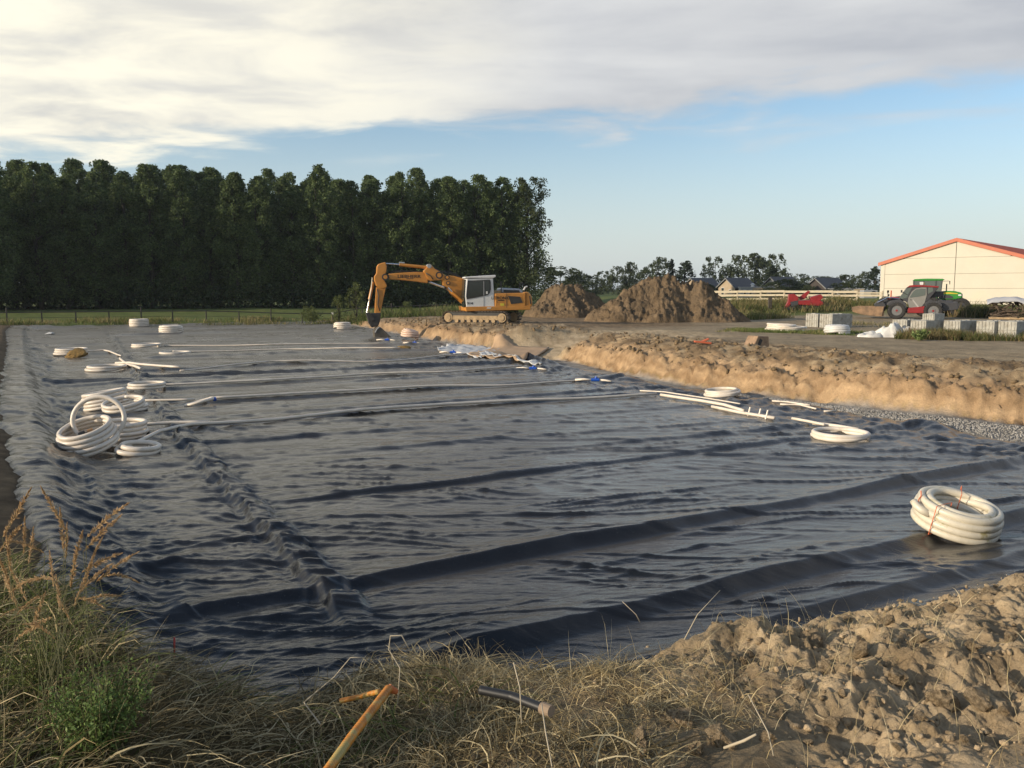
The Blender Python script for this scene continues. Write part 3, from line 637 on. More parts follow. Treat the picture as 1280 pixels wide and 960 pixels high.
# ---- young willows beside the excavator arm
wil=lambda t: np.sin(np.clip(t,0,1)*2.6+.35)
for px,by,ty,w,D,lab in ((445,405,353,24,68,'tall leafy willow bush left of the excavator arm'),(424,405,370,18,69,'lower leafy shrub left of the willow bush'),(508,400,378,18,72,'small weedy shrub behind the excavator arm'),(388,404,384,24,69,'dry low shrub by the pasture fence')):
    zt=CZ+(362-ty)*D/FPX; ms=tree_meshes('willow',int(300+px),max(zt+.4,1),w*D/FPX,.05,45,1500,wil,.28,.13,(.07,.09,.03),(.15,.175,.06),asp=.4)
    p=PD(px,by,D); place_tree('shrub',ms,(p.x,p.y,-.4),(1,1),0,lab,'shrub','shrubs near the excavator')
# ---- feathery seed heads, left foreground
PLM=mat('seed_head',rough=.8,attr=True,spec=.15,trans=.35)
def plume(tip,base,D,droop,root=None,green=.0):
    tp=PD(*tip,D); bp=PD(*base,D+random.uniform(-.15,.15)); rt=root or Vector((-1.75+random.uniform(-.45,.45),D*.0+3.45+random.uniform(-.3,.3),0)); rt=Vector((bp.x*.5+rt.x*.5,rt.y,0)); rt.z=gzz(rt.x,rt.y)-.03
    e=empty('feather_grass',rt,'buff feathery seed head on a thin stalk at the left edge of the near bank','grass','feathery seed heads on the near bank')
    mid=(bp+tp)/2+Vector((0,0,droop)); c1=(rt+bp)/2+Vector(((rt.x-bp.x)*.15,0,(bp.z-rt.z)*.12))
    def bez(a,b,c,t): return a*(1-t)**2+b*2*t*(1-t)+c*t*t
    stem=[bez(rt,c1,bp,i/6)-rt for i in range(7)]; axis=[bez(bp,mid,tp,i/9)-rt for i in range(10)]
    MB().tube(stem+axis[1:],[.0014]*7+[.0018-.0001*i for i in range(9)],5).build('stem',mat_stem,e)
    n=260; t=rng.random(n); A=np.array([tuple(q) for q in axis]); i=np.minimum((t*9).astype(int),8); f=(t*9-i)[:,None]; B=A[i]*(1-f)+A[i+1]*f; d=A[i+1]-A[i]; d/=np.linalg.norm(d,axis=1)[:,None]
    ln=(tp-bp).length; wdt=ln*.085*np.sin(np.clip(t*2.7+.35,0,3.1)); r=rng.normal(size=(n,3)); r-=d*(r*d).sum(1)[:,None]; r/=np.linalg.norm(r,axis=1)[:,None]
    E=B+r*wdt[:,None]*rng.random(n)[:,None]+d*(ln*.07); w=.0022; sd=np.cross(E-B,rng.normal(size=(n,3))); sd/=np.linalg.norm(sd,axis=1)[:,None]+1e-9
    V=np.stack([B,(B+E)/2+sd*w,E,(B+E)/2-sd*w],1).reshape(-1,3); F=np.arange(4*n).reshape(n,4); k=rng.random(n)[:,None]; C=np.array([.42,.27,.13])*(1-k)+np.array([.62,.44,.25])*k
    npmesh('seed_head',V,F,PLM,parent=e,col=np.repeat(C,4,0))
mat_stem=mat('dry_stem',(.12,.115,.045),.8)
PL=[((38,612),(3,672),0),((52,610),(83,664),.0),((159,630),(108,672),.015),((150,645),(104,690),.01),((31,647),(30,694),.0),((42,660),(36,706),0),((26,657),(0,690),.01),((75,636),(80,690),0),((12,677),(56,692),.03),((151,692),(102,716),.02),((171,691),(120,728),.02),
 ((173,728),(124,722),.05),((84,655),(82,700),0),((103,665),(92,704),.0),((14,740),(68,724),.06),((0,700),(18,745),0),((4,720),(22,760),.02),((62,690),(68,735),.0),((96,690),(88,735),0),((118,690),(104,735),0),((130,760),(96,748),.03),((150,745),(104,752),.03),((20,770),(62,744),.05),((2,770),(50,762),.05),((70,720),(76,764),0),
 ((10,705),(34,752),.01),((110,712),(92,760),.0),((56,742),(40,790),.02),((30,780),(70,800),.05),((20,800),(66,772),.03),((88,775),(70,745),.02),((8,668),(14,716),0),((128,672),(110,712),.01),((140,705),(100,740),.02)]
for i,(a,b,dr) in enumerate(PL): plume(a,b,3.75+.5*random.random()-.2,dr)
# ---- leafy weeds
WEED=mat('weed_leaf',rough=.6,attr=True,spec=.3,trans=.3)
def weed(px,py,D,w,h,n,lab,c1,c2,ls=.016):
    e0=PD(px,py,D); z=gzz(e0.x,e0.y); e=empty('leafy_weed',(e0.x,e0.y,z),lab,'weed')
    s=MB(); P_=[]
    for k in range(n):
        a=random.uniform(0,6.28); rr_=w*random.random()**.6; hh=h*random.uniform(.5,1); q=Vector((rr_*math.cos(a),rr_*math.sin(a),hh)); b=Vector((q.x*.25,q.y*.25,-.03)); m=(b+q)/2+Vector((0,0,hh*.15)); s.tube([b,m,q],[.003,.0025,.0012],4)
        for j in range(34):
            t=.25+.75*random.random(); c=b*(1-t)**2+m*2*t*(1-t)+q*t*t; P_.append(c+Vector((random.gauss(0,.018),random.gauss(0,.018),random.gauss(0,.01))))
    s.build('stem',mat_stem,e); A=np.array([tuple(q) for q in P_]); k=rng.random(len(A))[:,None]
    V,F,C=leaf_quads(A,ls*(.6+.8*rng.random(len(A))),np.array(c1)*(1-k)+np.array(c2)*k,asp=.45); npmesh('leaves',V,F,WEED,parent=e,col=C)
weed(118,835,3.45,.25,.40,120,'bushy fine-leaved green weed below the seed heads',(.07,.12,.03),(.20,.28,.08),.019)
weed(92,945,3.05,.12,.12,14,'low bright green weed at the bottom left',(.06,.12,.02),(.12,.22,.04),.03)
weed(50,790,3.9,.22,.42,50,'yellow-green weed standing among the seed heads',(.08,.11,.03),(.18,.20,.06))
weed(1150,432,35.6,.4,.5,26,'pale green weed by the crumpled white sheeting',(.12,.17,.05),(.25,.32,.12),.12)
# few long bent stalks over the liner
def stalk(pts,r,lab,name='dry_stalk',m=None,group=None):
    q=[PD(*p) for p in pts]; o=MB().tube([a-q[0] for a in q],r,5).build(name,m or mat_stem,smooth=True); o.location=q[0]; tag(o,lab,'stalk',group); return o
TWIG=mat('bleached_twig',(.42,.36,.26),.8)
stalk([(400,905,3.75),(380,878,4.0),(418,846,4.0),(438,822,4.0),(456,822,4.0)],[.004,.0035,.003,.0025,.002],'kinked bleached stalk reaching over the black sheet near the yellow pipe',m=TWIG)
stalk([(497,880,4.0),(500,835,4.05),(486,812,4.1),(488,795,4.1),(502,794,4.1),(512,812,4.1)],[.003]*6,'looped pale grass stalk hooked over the sheet edge',m=TWIG)
stalk([(855,800,4.0),(872,768,4.05),(900,738,4.1)],[.003,.0025,.0015],'single long pale stalk leaning right over the sheet',m=TWIG)
stalk([(800,778,4.2),(795,768,4.2),(778,752,4.2)],[.002,.002,.0015],'thin bent stalk beside the single long pale stalk',m=TWIG)
stalk([(967,945,3.3),(960,915,3.35),(935,868,3.45)],[.003,.003,.002],'straight straw lying across the soil heap',m=TWIG)
stalk([(652,905,3.5),(650,860,3.55),(642,828,3.6)],[.003]*3,'upright pale stalk in front of the black pipe stub',m=TWIG)
stalk([(690,958,3.2),(682,915,3.35),(677,880,3.5)],[.003]*3,'upright pale stalk below the black pipe stub',m=TWIG)
stalk([(905,935,3.35),(930,926,3.3),(945,918,3.25)],[.006,.007,.005],'short thick twig on the dark clod at the bottom',m=TWIG)
o=stalk([(218,822,4.9),(218,797,4.9)],.006,'thin red marker stick standing at the edge of the sheet','marker_stick',mat('red_paint',(.45,.03,.02),.5)); o['category']='marker'
# ---- grazed soil lumps, gravel
def lump_mesh(seed,sub=2,amp=.35):
    bm=bmesh.new(); bmesh.ops.create_icosphere(bm,subdivisions=sub,radius=1); r=random.Random(seed); ph=[(r.uniform(-3,3),r.uniform(-3,3),r.uniform(-3,3),r.uniform(0,6)) for _ in range(7)]
    cut=[(Vector((r.gauss(0,1),r.gauss(0,1),r.gauss(0,1))).normalized(),r.uniform(.45,.8)) for _ in range(11)]
    for v in bm.verts:
        n=v.co.copy(); d=1+amp*sum(math.sin(a*n.x*1.6+b*n.y*1.6+c*n.z*1.6+e) for a,b,c,e in ph)/5
        for nn,h in cut:
            k=n.dot(nn)*d
            if k>h: d*=h/k
        v.co=n*d*(1+.10*math.sin(n.x*9+seed)*math.sin(n.y*8)*math.sin(n.z*9+1))
    me=bpy.data.meshes.new('lump'); bm.to_mesh(me); bm.free(); return me
SOIL=mat('dry_clay',(.50,.38,.24),.95,spec=.1,noise=(5,.5),bump=(16,1.0,.06),dirt=((.20,.145,.085),3.0,.45,.7))
DSOIL=mat('damp_clay',(.20,.145,.085),.95,spec=.1,noise=(7,.45),bump=(16,1.0,.06))
LM_=[lump_mesh(i,3,.45) for i in range(7)]
for m in LM_: m.materials.append(SOIL)
big=[(1075,820,.11),(1120,850,.12),(1180,845,.16),(1225,880,.12),(1020,800,.09),(1060,775,.07),(985,775,.06),(1110,780,.07),(1190,765,.08),(1240,745,.08),(850,905,.12),(905,930,.13),(960,925,.08),(800,935,.1),(870,940,.09),
 (1000,860,.07),(1040,880,.06),(1090,905,.06),(1150,900,.07),(1255,905,.06),(1262,850,.11),(1150,800,.06),(1215,815,.08),(930,830,.05),(900,860,.05),(1262,800,.08),(975,895,.05),(1010,930,.04),(1120,935,.035),(830,870,.05),(940,795,.04),(1040,745,.06),(1125,740,.06),(1160,790,.05),(1035,840,.07),(1205,925,.035)]
for i,(px,py,r_) in enumerate(big):
    p=P(px,py,.12); 
    for _ in range(4): p=P(px,py,gzz(p.x,p.y))
    o=link(bpy.data.objects.new('soil_clod',LM_[i%7])); o.location=(p.x,p.y,gzz(p.x,p.y)+r_*.2); s=r_*.72; o.scale=(s*random.uniform(.9,1.3),s*random.uniform(.8,1.1),s*random.uniform(.65,.9)); o.rotation_euler=(random.uniform(-.5,.5),random.uniform(-.5,.5),random.uniform(0,6.28))
    tag(o,'rough lump of dry brown soil on the foreground spoil bank','clod','soil clods in the foreground')
def lumps_stuff(name,label,Pn,size,m,sub=2,nv=6,cat='soil'):
    vs=[lump_mesh(50+i,sub,.4) for i in range(nv)]; Vt=[];Ft=[];off=0; n=len(Pn); wh=rng.integers(0,nv,n)
    for k in range(nv):
        me=vs[k]; co=np.zeros(len(me.vertices)*3); me.vertices.foreach_get('co',co); co=co.reshape(-1,3); f=np.array([tuple(p.vertices) for p in me.polygons]); idx=np.where(wh==k)[0]
        if not len(idx): continue
        a=rng.random(len(idx))*6.28; c,s=np.cos(a)[:,None],np.sin(a)[:,None]; sc=size[idx][:,None]; q=rng.uniform(.6,1.1,(len(idx),3))
        X_=(co[None,:,0]*c-co[None,:,1]*s)*sc*q[:,:1]; Y_=(co[None,:,0]*s+co[None,:,1]*c)*sc*q[:,1:2]; Z_=co[None,:,2]*sc*q[:,2:]
        V=np.stack([X_,Y_,Z_],-1)+Pn[idx][:,None,:]; Vt.append(V.reshape(-1,3)); Ft.append((f[None]+(np.arange(len(idx))*len(co))[:,None,None]+off).reshape(-1,3)); off+=len(idx)*len(co); bpy.data.meshes.remove(me)
    return tag(npmesh(name,np.concatenate(Vt),np.concatenate(Ft),m,False),label,cat,kind='stuff')
n=4600; x=rng.uniform(.2,6.5,n); y=rng.uniform(2.2,8,n); u,v,fo,c,nr,sp=masks(x,y); k=(nr>.2)&(rng.random(n)<.9); x,y=x[k],y[k]; s=.005+.030*rng.random(len(x))**4
lumps_stuff('loose_soil','small crumbs of soil scattered over the foreground spoil bank',np.stack([x,y,ground_z(x,y)+s*.3],1),s,SOIL)
n=3600; v_=6+54*rng.random(n)**1.5; u_=foot(v_)+.5+rng.random(n)**1.3*5.5; x,y=xy(u_,v_); _,_,_,_,_,sp=masks(x,y); k=sp>.3; x,y=x[k],y[k]; s=.03+.13*rng.random(len(x))**3
s=.02+.10*rng.random(len(x))**4; lumps_stuff('spoil_lumps','lumps of earth along the top of the cut',np.stack([x,y,ground_z(x,y)+s*.1],1),s,DSOIL,sub=2)
GRV=mat('gravel_stone',(.30,.285,.26),.9,spec=.2,noise=(4,.5))
n=6500; v_=rng.uniform(5,17,n); e0=memb_edge(v_); u_=e0-.1+rng.random(n)*np.maximum(foot(v_)-.15-e0,.1); x,y=xy(u_,v_); k=(memb_in(u_,v_)<.12); x,y=x[k],y[k]; s=.014+.022*rng.random(len(x))
lumps_stuff('gravel','grey gravel on the pit floor between the sheet and the cut',np.stack([x,y,ground_z(x,y)+s*.3],1),s,GRV,sub=1,cat='gravel')
# ================================================================ pipes and coils on the liner
PIPE=mat('white_pipe',(.70,.62,.52),.42,noise=(3,.12),dirt=((.42,.34,.22),2.2,.58,.8))
PIPEY=mat('yellowed_pipe',(.60,.55,.44),.4,noise=(5,.15),dirt=((.34,.29,.12),5,.55,.72))
BLK=mat('black_rubber',(.015,.015,.016),.5); BLUE=mat('blue_fitting',(.015,.08,.42),.35); ORNG=mat('orange_strap',(.6,.14,.05),.6); BRN=mat('brown_clay',(.28,.17,.05),.9,noise=(6,.5),bump=(12,1,.04))
WHT=mat('white_film',(.58,.57,.54),.4,noise=(3,.1))
def Pm(px,py,dz=0):
    p=P(px,py,-.66)
    for _ in range(4): p=P(px,py,mz(p.x,p.y)+dz)
    return p
def spiral(turns,n=44,seed=0,jit=.02,tail=0):
    """turns: (radius, height, dx, dy) per turn; one continuous winding"""
    r=random.Random(seed); out=[]; ph=r.uniform(0,6.28)
    for k,t in enumerate(turns):
        nx=turns[min(k+1,len(turns)-1)]; a=r.uniform(0,6.28); e=r.uniform(0,jit)
        for i in range(n):
            f=i/n; s=max(0,(f-.7)/.3); s=s*s*(3-2*s); R=t[0]+(nx[0]-t[0])*s; z=t[1]+(nx[1]-t[1])*s; dx=t[2]+(nx[2]-t[2])*s; dy=t[3]+(nx[3]-t[3])*s
            th=2*math.pi*f+ph; R*=1+e*math.cos(2*(th-a)); out.append(Vector((R*math.cos(th)+dx,R*math.sin(th)+dy,z)))
    return out
def coil(px,py,turns,pr,label,tilt=0,tdir=0,lift=0,seed=0,m=None,D=None,group='coils of white pipe',bands=0,extra=None,z=None,cat='pipe coil',s=1.0):
    p=Pm(px,py) if D is None else PD(px,py,D)
    if D is not None and z is not None: p.z=z
    e=empty('pipe_coil',p,label,cat,group); m=m or PIPE; e.scale=(s,s,s)
    R=Matrix.Rotation(tdir,3,'Z')@Matrix.Rotation(tilt,3,'Y')@Matrix.Rotation(-tdir,3,'Z')
    pts=[R@q+Vector((0,0,lift+pr)) for q in spiral(turns,seed=seed)]
    MB().tube(pts,pr,9).build('pipe',m,e,smooth=True)
    rmax=max(t[0] for t in turns); zt=max(t[1] for t in turns)
    for b in range(bands):
        a=1.1+b*2.6; rin=min(t[0] for t in turns)-pr*1.25; ro=rmax+pr*1.25; lo=-pr*1.2; hi=zt+pr*1.2
        loop=[(rin,lo),(ro,lo),(ro,hi),(rin,hi),(rin,lo)]; q=[R@Vector((r_*math.cos(a),r_*math.sin(a),zz))+Vector((0,0,lift+pr)) for r_,zz in loop]
        MB().tube(q,.006,5).build('tie_strap',ORNG,e)
    return e
d_=.1
big=[(.50,0,0,0),(.505,.095,0,0),(.50,.19,0,0),(.475,.275,0,0),(.39,.29,0,0),(.395,.19,0,0),(.39,.09,0,0),(.385,.0,0,0),(.30,.05,0,0),(.295,.15,0,0)]
e=coil(1192,668,big,.052,'largest white pipe coil, yellowed, lying alone at the right near edge of the sheet',tilt=.24,tdir=math.radians(-60),lift=.10,s=.86,seed=3,m=PIPEY,bands=2)
MB().tube([(-.45,-.22,.34),(-.53,-.16,.38),(-.57,-.10,.42),(-.585,-.03,.47)],[.052,.052,.052,.047],10).build('pipe_end',PIPEY,e,smooth=True)
MB().tube([(-.62,-.05,.44),(-.56,-.14,.43),(-.52,-.04,.49),(-.47,.0,.53),(-.465,.02,.60)],.008,6).build('end_rope',ORNG,e)
# left cluster
e=coil(113,566,[(.50,0,0,0),(.50,.085,.02,0),(.49,.17,.0,.03),(.47,.25,-.02,.02),(.44,.33,-.01,.04)],.045,'frontmost tilted pipe coil of the left cluster with a raised loop over it',tilt=-.34,tdir=math.radians(68),lift=.13,s=.92,seed=5)
lp=[Vector((.10+.47*math.cos(t),.18+.14*math.sin(t)*.6+.05*math.cos(t),.62+.42*math.sin(t))) for t in [math.radians(a) for a in range(-60,292,10)]]
MB().tube(lp,.045,9).build('raised_loop',PIPE,e,smooth=True)
MB().tube([(-.12,-.16,.37),(-.02,-.11,.41)],.047,10).build('end_cap',BLK,e); MB().tube([(.02,-.09,.42),(.10,-.05,.45)],.045,10).build('connector',mat('brass_brown',(.25,.14,.06),.5),e)
coil(152,547,[(.46,0,0,0),(.47,.085,.03,0),(.46,.17,.0,0),(.47,.26,.0,.02)],.045,'cylindrical pipe stack directly behind the coil with the raised loop',tilt=.0,s=.92,seed=6)
coil(156,531,[(.42,.0,0,0),(.42,.085,0,0)],.043,'upper tilted ring resting on the cylindrical pipe stack',tilt=-.2,tdir=1.3,lift=.40,s=.92,seed=7)
coil(172,566,[(.33,0,0,0),(.30,.085,.05,0)],.045,'small low coil tucked at the right of the coil with the raised loop',tilt=.1,seed=8)
coil(134,512,[(.52,0,0,0),(.52,.085,.03,0),(.50,.17,-.02,0),(.49,.26,-.03,.02),(.48,.35,-.03,.04)],.045,'tilted stack of pipe turns behind the left cluster, in front of the dark cross fold',tilt=.16,tdir=math.radians(180),lift=.05,s=.92,seed=9)
coil(160,513,[(.40,0,0,0),(.36,.07,.06,0)],.043,'loose turns spilling right from the tilted stack of pipe',seed=10)
# flat rings
coil(183,485,[(.46,0,0,0),(.46,.08,.02,0)],.042,'flat ring of pipe right behind the dark cross fold',seed=11)
e=coil(250,507,[(.34,0,0,0)],.038,'small tilted single loop with a blue end, alone in mid sheet',tilt=-.25,tdir=0,lift=.06,seed=12); MB().tube([(.33,.0,.15),(.40,.02,.17)],.045,8).build('fitting',BLUE,e)
coil(88,443,[(.62,0,0,0),(.6,.09,.03,0),(.6,.18,.06,0)],.05,'low coil far left beside the larger yellow clay lump',seed=13)
coil(132,463,[(.62,0,0,0),(.60,.09,.05,0)],.05,'flat coil at left whose two loose ends run right across the sheet',seed=14)
coil(183,434,[(.65,0,0,0),(.64,.09,.02,0)],.05,'flat narrow ring on the far left third of the sheet',seed=15)
coil(219,442,[(.62,0,0,0)],.05,'single flat ring just nearer than the flat narrow ring',seed=16)
coil(174,408,[(.66,0,0,0),(.67,.12,0,0),(.66,.24,0,0),(.65,.36,0,0),(.63,.46,0,0),(.5,.46,0,0)],.062,'upright drum-shaped coil farthest back at the rim of the pit',seed=17)
coil(214,416,[(.70,0,0,0),(.70,.12,0,0),(.69,.24,0,0),(.66,.36,0,0),(.5,.38,0,0)],.062,'white drum-shaped coil in front and right of the farthest one',seed=18)
coil(428,411,[(.58,0,0,0),(.58,.12,0,0),(.56,.24,0,0),(.52,.35,0,0),(.38,.36,0,0),(.25,.36,0,0)],.06,'round coil left of the excavator bucket',seed=19)
coil(512,424,[(.46,0,0,0),(.47,.12,0,0),(.45,.24,0,0),(.38,.34,0,0),(.26,.37,0,0),(.12,.37,0,0)],.06,'pinkish coil right of the excavator bucket, leaning on the dirt slope',tilt=.25,tdir=0,lift=.08,seed=20,m=mat('pink_pipe',(.70,.50,.38),.5))
coil(902,494,[(.44,0,0,0),(.43,.04,.05,0),(.40,.09,.0,.02)],.04,'ring of pipe at the foot of the orange cut, far right edge of the sheet',tilt=-.08,seed=21)
e=coil(1050,548,[(.50,0,0,0),(.49,.06,.01,0)],.045,'flat double ring of pipe on the right side of the sheet',seed=22)
# coils outside the pit
g0=PD(980,414,44)
e=coil(982,416,[(1.0,0,0,0),(.85,.1,-.1,0),(.95,.2,.05,0),(.7,.28,-.25,0)],.055,'loose white loops heaped on the grass verge',tilt=.05,D=44,z=gzz(g0.x,g0.y),seed=23)
g0=PD(1046,417,41)
e=coil(1046,417,[(.55,0,0,0),(.56,.11,0,0),(.54,.22,0,0),(.50,.31,0,0),(.40,.33,0,0),(.25,.34,0,0)],.07,'squat wrapped white coil beside the concrete blocks on the verge',D=41,z=gzz(g0.x,g0.y),seed=24,m=WHT)
# laid pipes
def laid(pts,r,label,m=None,name='laid_pipe',group='white pipes laid across the sheet',sag=.0,ends=None):
    q=[Pm(*p) for p in pts]; out=[]
    for a,b in zip(q[:-1],q[1:]):
        n=max(2,int((b-a).length/.35)); out+= [a.lerp(b,i/n) for i in range(n)]
    out.append(q[-1]); X_=np.array([p.x for p in out]); Y_=np.array([p.y for p in out]); lo=pn(np.arange(len(out))*.13,np.arange(len(out))*0.,77)*.05
    zz=memb_z(X_,Y_+lo); k=np.array([max(zz[max(0,i-2):i+3]) for i in range(len(zz))]); k=np.convolve(np.pad(k,2,'edge'),np.ones(5)/5,'valid')
    k=k+.018; o=MB().tube([(X_[i]-X_[0],Y_[i]+lo[i]-Y_[0],k[i]-k[0]) for i in range(len(out))],r,7).build(name,m or PIPE,smooth=True); o.location=(X_[0],Y_[0],k[0]+r*.8)
    tag(o,label,'pipe',group); return o
laid([(158,566),(200,548),(240,536),(300,531),(420,521),(560,510),(700,502),(820,495)],.036,'longest white pipe, running from the left cluster across the whole sheet')
laid([(176,538),(215,536),(262,533.5)],.036,'short pipe leaving the cylindrical stack and joining the longest pipe')
laid([(168,505),(210,505),(244,504)],.03,'short straight pipe between the tilted stack and the single small loop')
laid([(262,502),(380,495),(520,488),(640,482),(736,478)],.032,'second long pipe, from the small loop to a blue fitting')
laid([(202,484),(330,478),(460,470),(560,466),(652,462)],.032,'third long pipe, behind the dark cross fold')
laid([(145,458),(175,461),(225,465)],.045,'loose pipe end running right from the flat left coil',group='loose pipe ends at left')
laid([(150,449),(160,460),(176,466)],.045,'short crossing pipe piece standing out of the flat left coil',group='loose pipe ends at left')
laid([(205,433),(330,432),(480,430)],.03,'far pipe running right from the flat narrow ring')
laid([(232,441),(360,438),(500,436)],.03,'far pipe running right from the single flat ring')
laid([(225,465),(340,457),(480,451),(600,445)],.03,'pipe continuing from the loose left ends towards the white sheeting')
laid([(100,440),(130,440),(152,447)],.035,'thin pipe trailing from the low far left coil',group='loose pipe ends at left')
laid([(826,497),(860,502),(905,512),(930,518)],.04,'pipe piece at the right end of the longest pipe',group='pipe pieces along the right margin')
laid([(890,511),(925,519),(968,525)],.038,'pipe piece with small upright stubs',group='pipe pieces along the right margin')
laid([(800,490),(830,494),(870,500),(925,510)],.018,'thin cord-like pipe beside the pipe pieces',group='pipe pieces along the right margin')
laid([(990,528),(1010,532),(1030,536)],.03,'short pipe piece left of the double ring',group='pipe pieces along the right margin')
laid([(1016,533),(1045,538),(1072,543)],.035,'pipe end lying over the double ring',group='pipe pieces along the right margin')
laid([(965,503),(985,506),(1012,509)],.022,'thin pipe near the gravel, upper one',group='pipe pieces along the right margin')
laid([(975,507),(1000,508),(1020,511)],.022,'thin pipe near the gravel, lower one',group='pipe pieces along the right margin')
laid([(1030,516),(1045,518)],.022,'tiny pipe end nearest the gravel',group='pipe pieces along the right margin')
for px,py in ((935,520),(948,522),(957,524)):
    p=Pm(px,py); o=MB().cyl((0,0,0),(.05,.02,.20),.022,.018,8).build('pipe_stub',PIPE); o.location=p; tag(o,'small upright stub on the pipe pieces at the right margin','pipe stub','upright stubs')
def tee(px,py,dx,lab):
    p=Pm(px,py)+Vector((0,0,.05)); e=empty('pipe_fitting',p,lab,'fitting','blue pipe fittings'); e.scale=(.75,.75,.75)
    MB().cyl((-.16,0,.07),(.16,-.03,.07),.07,.07,10).cyl((0,0,.07),(.05,.0,.20),.06,.05,10).build('body',BLUE,e,auto=40)
    MB().tube([(-.16,.0,.07),(-.45,.08,.09),(-.8,.18,.05)],.045,8).build('pipe_tail',PIPE,e,smooth=True); MB().tube([(.16,-.02,.07),(.4,-.08,.06),(.62,-.25,.04)],.04,8).build('pipe_tail',PIPE,e,smooth=True)
for px,py,l in ((666,464,'blue fitting joining white pipes beside the crumpled black plastic'),(744,479,'blue fitting at the end of the second long pipe'),(484,427,'blue fitting at the tip of the excavator bucket'),(518,431,'blue fitting right of the smaller clay lump'),(477,444-4,'blue fitting hidden in the white sheeting left of the geotextile')): tee(px if px!=477 else 566,py if px!=477 else 443,0,l)
def lump(px,py,s,lab,m,name='clay_lump',D=None,cat='clay'):
    p=Pm(px,py); me=lump_mesh(hash(px)%97,3,.4); me.materials.append(m); o=link(bpy.data.objects.new(name,me)); o.location=(p.x,p.y,p.z+s[2]*.6); o.scale=s; o.rotation_euler=(0,0,.4); tag(o,lab,cat)
lump(97,448,(.50,.34,.26),'larger yellow-brown clay lump on the sheet at far left',BRN); lump(506,438,(.38,.3,.17),'smaller yellow-brown clay lump near the bucket',BRN)
lump(139,443,(.13,.1,.09),'tiny orange clay crumb at the end of a thin pipe',BRN)
lump(62,418,(.35,.2,.1),'small white scrap near the far left corner of the sheet',WHT,'white_scrap',cat='scrap')
lump(1268,772,(.10,.05,.04),'pale stone at the right end of the soil bank',mat('pale_stone',(.5,.47,.42),.8),'pale_stone',cat='stone')
# geotextile, white sheeting
def patch(name,corners,lab,m,res=26,amp=.03,zoff=.05,freq=1.3,cat='sheet'):
    q=[Pm(*c) for c in corners]; V=[]; 
    for j in range(res):
        for i in range(res):
            s,t=i/(res-1),j/(res-1); p=(q[0]*(1-s)+q[1]*s)*(1-t)+(q[3]*(1-s)+q[2]*s)*t; V.append((p.x,p.y))
    V=np.array(V); e=.12*pn(V[:,0]*1.1,V[:,1]*1.1,5); V=V+np.stack([e,e],1)
    z=np.maximum(memb_z(V[:,0],V[:,1]),ground_z(V[:,0],V[:,1]))+zoff+amp*ridge(V[:,0]*freq,V[:,1]*freq,6,3)
    F=[(j*res+i,j*res+i+1,(j+1)*res+i+1,(j+1)*res+i) for j in range(res-1) for i in range(res-1)]
    o=npmesh(name,np.column_stack([V,z]),F,m,True); sd=o.modifiers.new('thickness','SOLIDIFY'); sd.thickness=.012; tag(o,lab,cat)
patch('geotextile_sheet',[(585,444),(655,453),(688,438),(618,432)],'tan geotextile sheet spread over the ramp mouth',mat('tan_fabric',(.40,.27,.16),.9,noise=(2,.1)),amp=.004,zoff=.08,freq=.6)
patch('white_sheeting',[(545,438),(600,449),(630,440),(575,433)],'crumpled white sheeting lapping the pit edge left of the geotextile',mat('white_sheet',(.50,.50,.49),.6,noise=(3,.1)),amp=.05,zoff=.02)
patch('white_edge_strip',[(596,447),(672,457),(678,453),(606,443)],'white strip along the near edge of the geotextile',WHT,amp=.03,zoff=.07)
# ---- pipes in the foreground bank
YP=mat('yellow_pipe',(.50,.19,.025),.45,noise=(14,.35),dirt=((.38,.30,.10),9,.50,.62),bump=(60,.25,.01))
def fgpipe(pts,r,m,lab,name,n=12,rings=True):
    q=[PD(*p) for p in pts]; L_=[]
    for a,b in zip(q[:-1],q[1:]): L_+=[a.lerp(b,i/14) for i in range(14)]
    L_.append(q[-1]); 
    if rings:
        M_=[];R=[]; tot=len(L_)*5
        for i in range(tot):
            f=i/(tot-1)*(len(L_)-1); k=min(int(f),len(L_)-2); M_.append(L_[k].lerp(L_[k+1],f-k)); R.append(r*(1+.05*math.sin(i*1.9)))
    else: M_=L_; R=[r]*len(L_)
    e=empty(name,M_[0]-Vector((0,0,.018)),lab,'pipe'); MB().tube([p-M_[0] for p in M_],R,n,caps=True).build('pipe',m,e,smooth=True); return e,M_
e,q=fgpipe([(404,965,3.12),(440,915,3.35),(486,856,3.72)],.020,YP,'orange and yellow corrugated pipe lying on the grass at bottom centre','corrugated_pipe')
MB().tube([q[-1]-q[0],q[-1]-q[0]+Vector((.03,.03,-.03))],[.0202,.014],10).build('broken_end',mat('burnt_orange',(.45,.12,.03),.6),e)
fgpipe([(425,872,3.95),(452,866,3.95),(474,860,3.85)],.013,YP,'shorter yellow pipe behind the corrugated pipe, half under the straw','yellow_pipe')
e,q=fgpipe([(600,858,3.85),(640,866,3.78),(688,884,3.62)],.022,BLK,'short black pipe stub with a muddy cap poking out of the straw','black_pipe',rings=False)
MB().cyl(q[-4]-q[0],q[-1]-q[0]+(q[-1]-q[-2]).normalized()*.006,.028,.027,14).build('end_cap',mat('muddy_cap',(.26,.19,.13),.8),e)
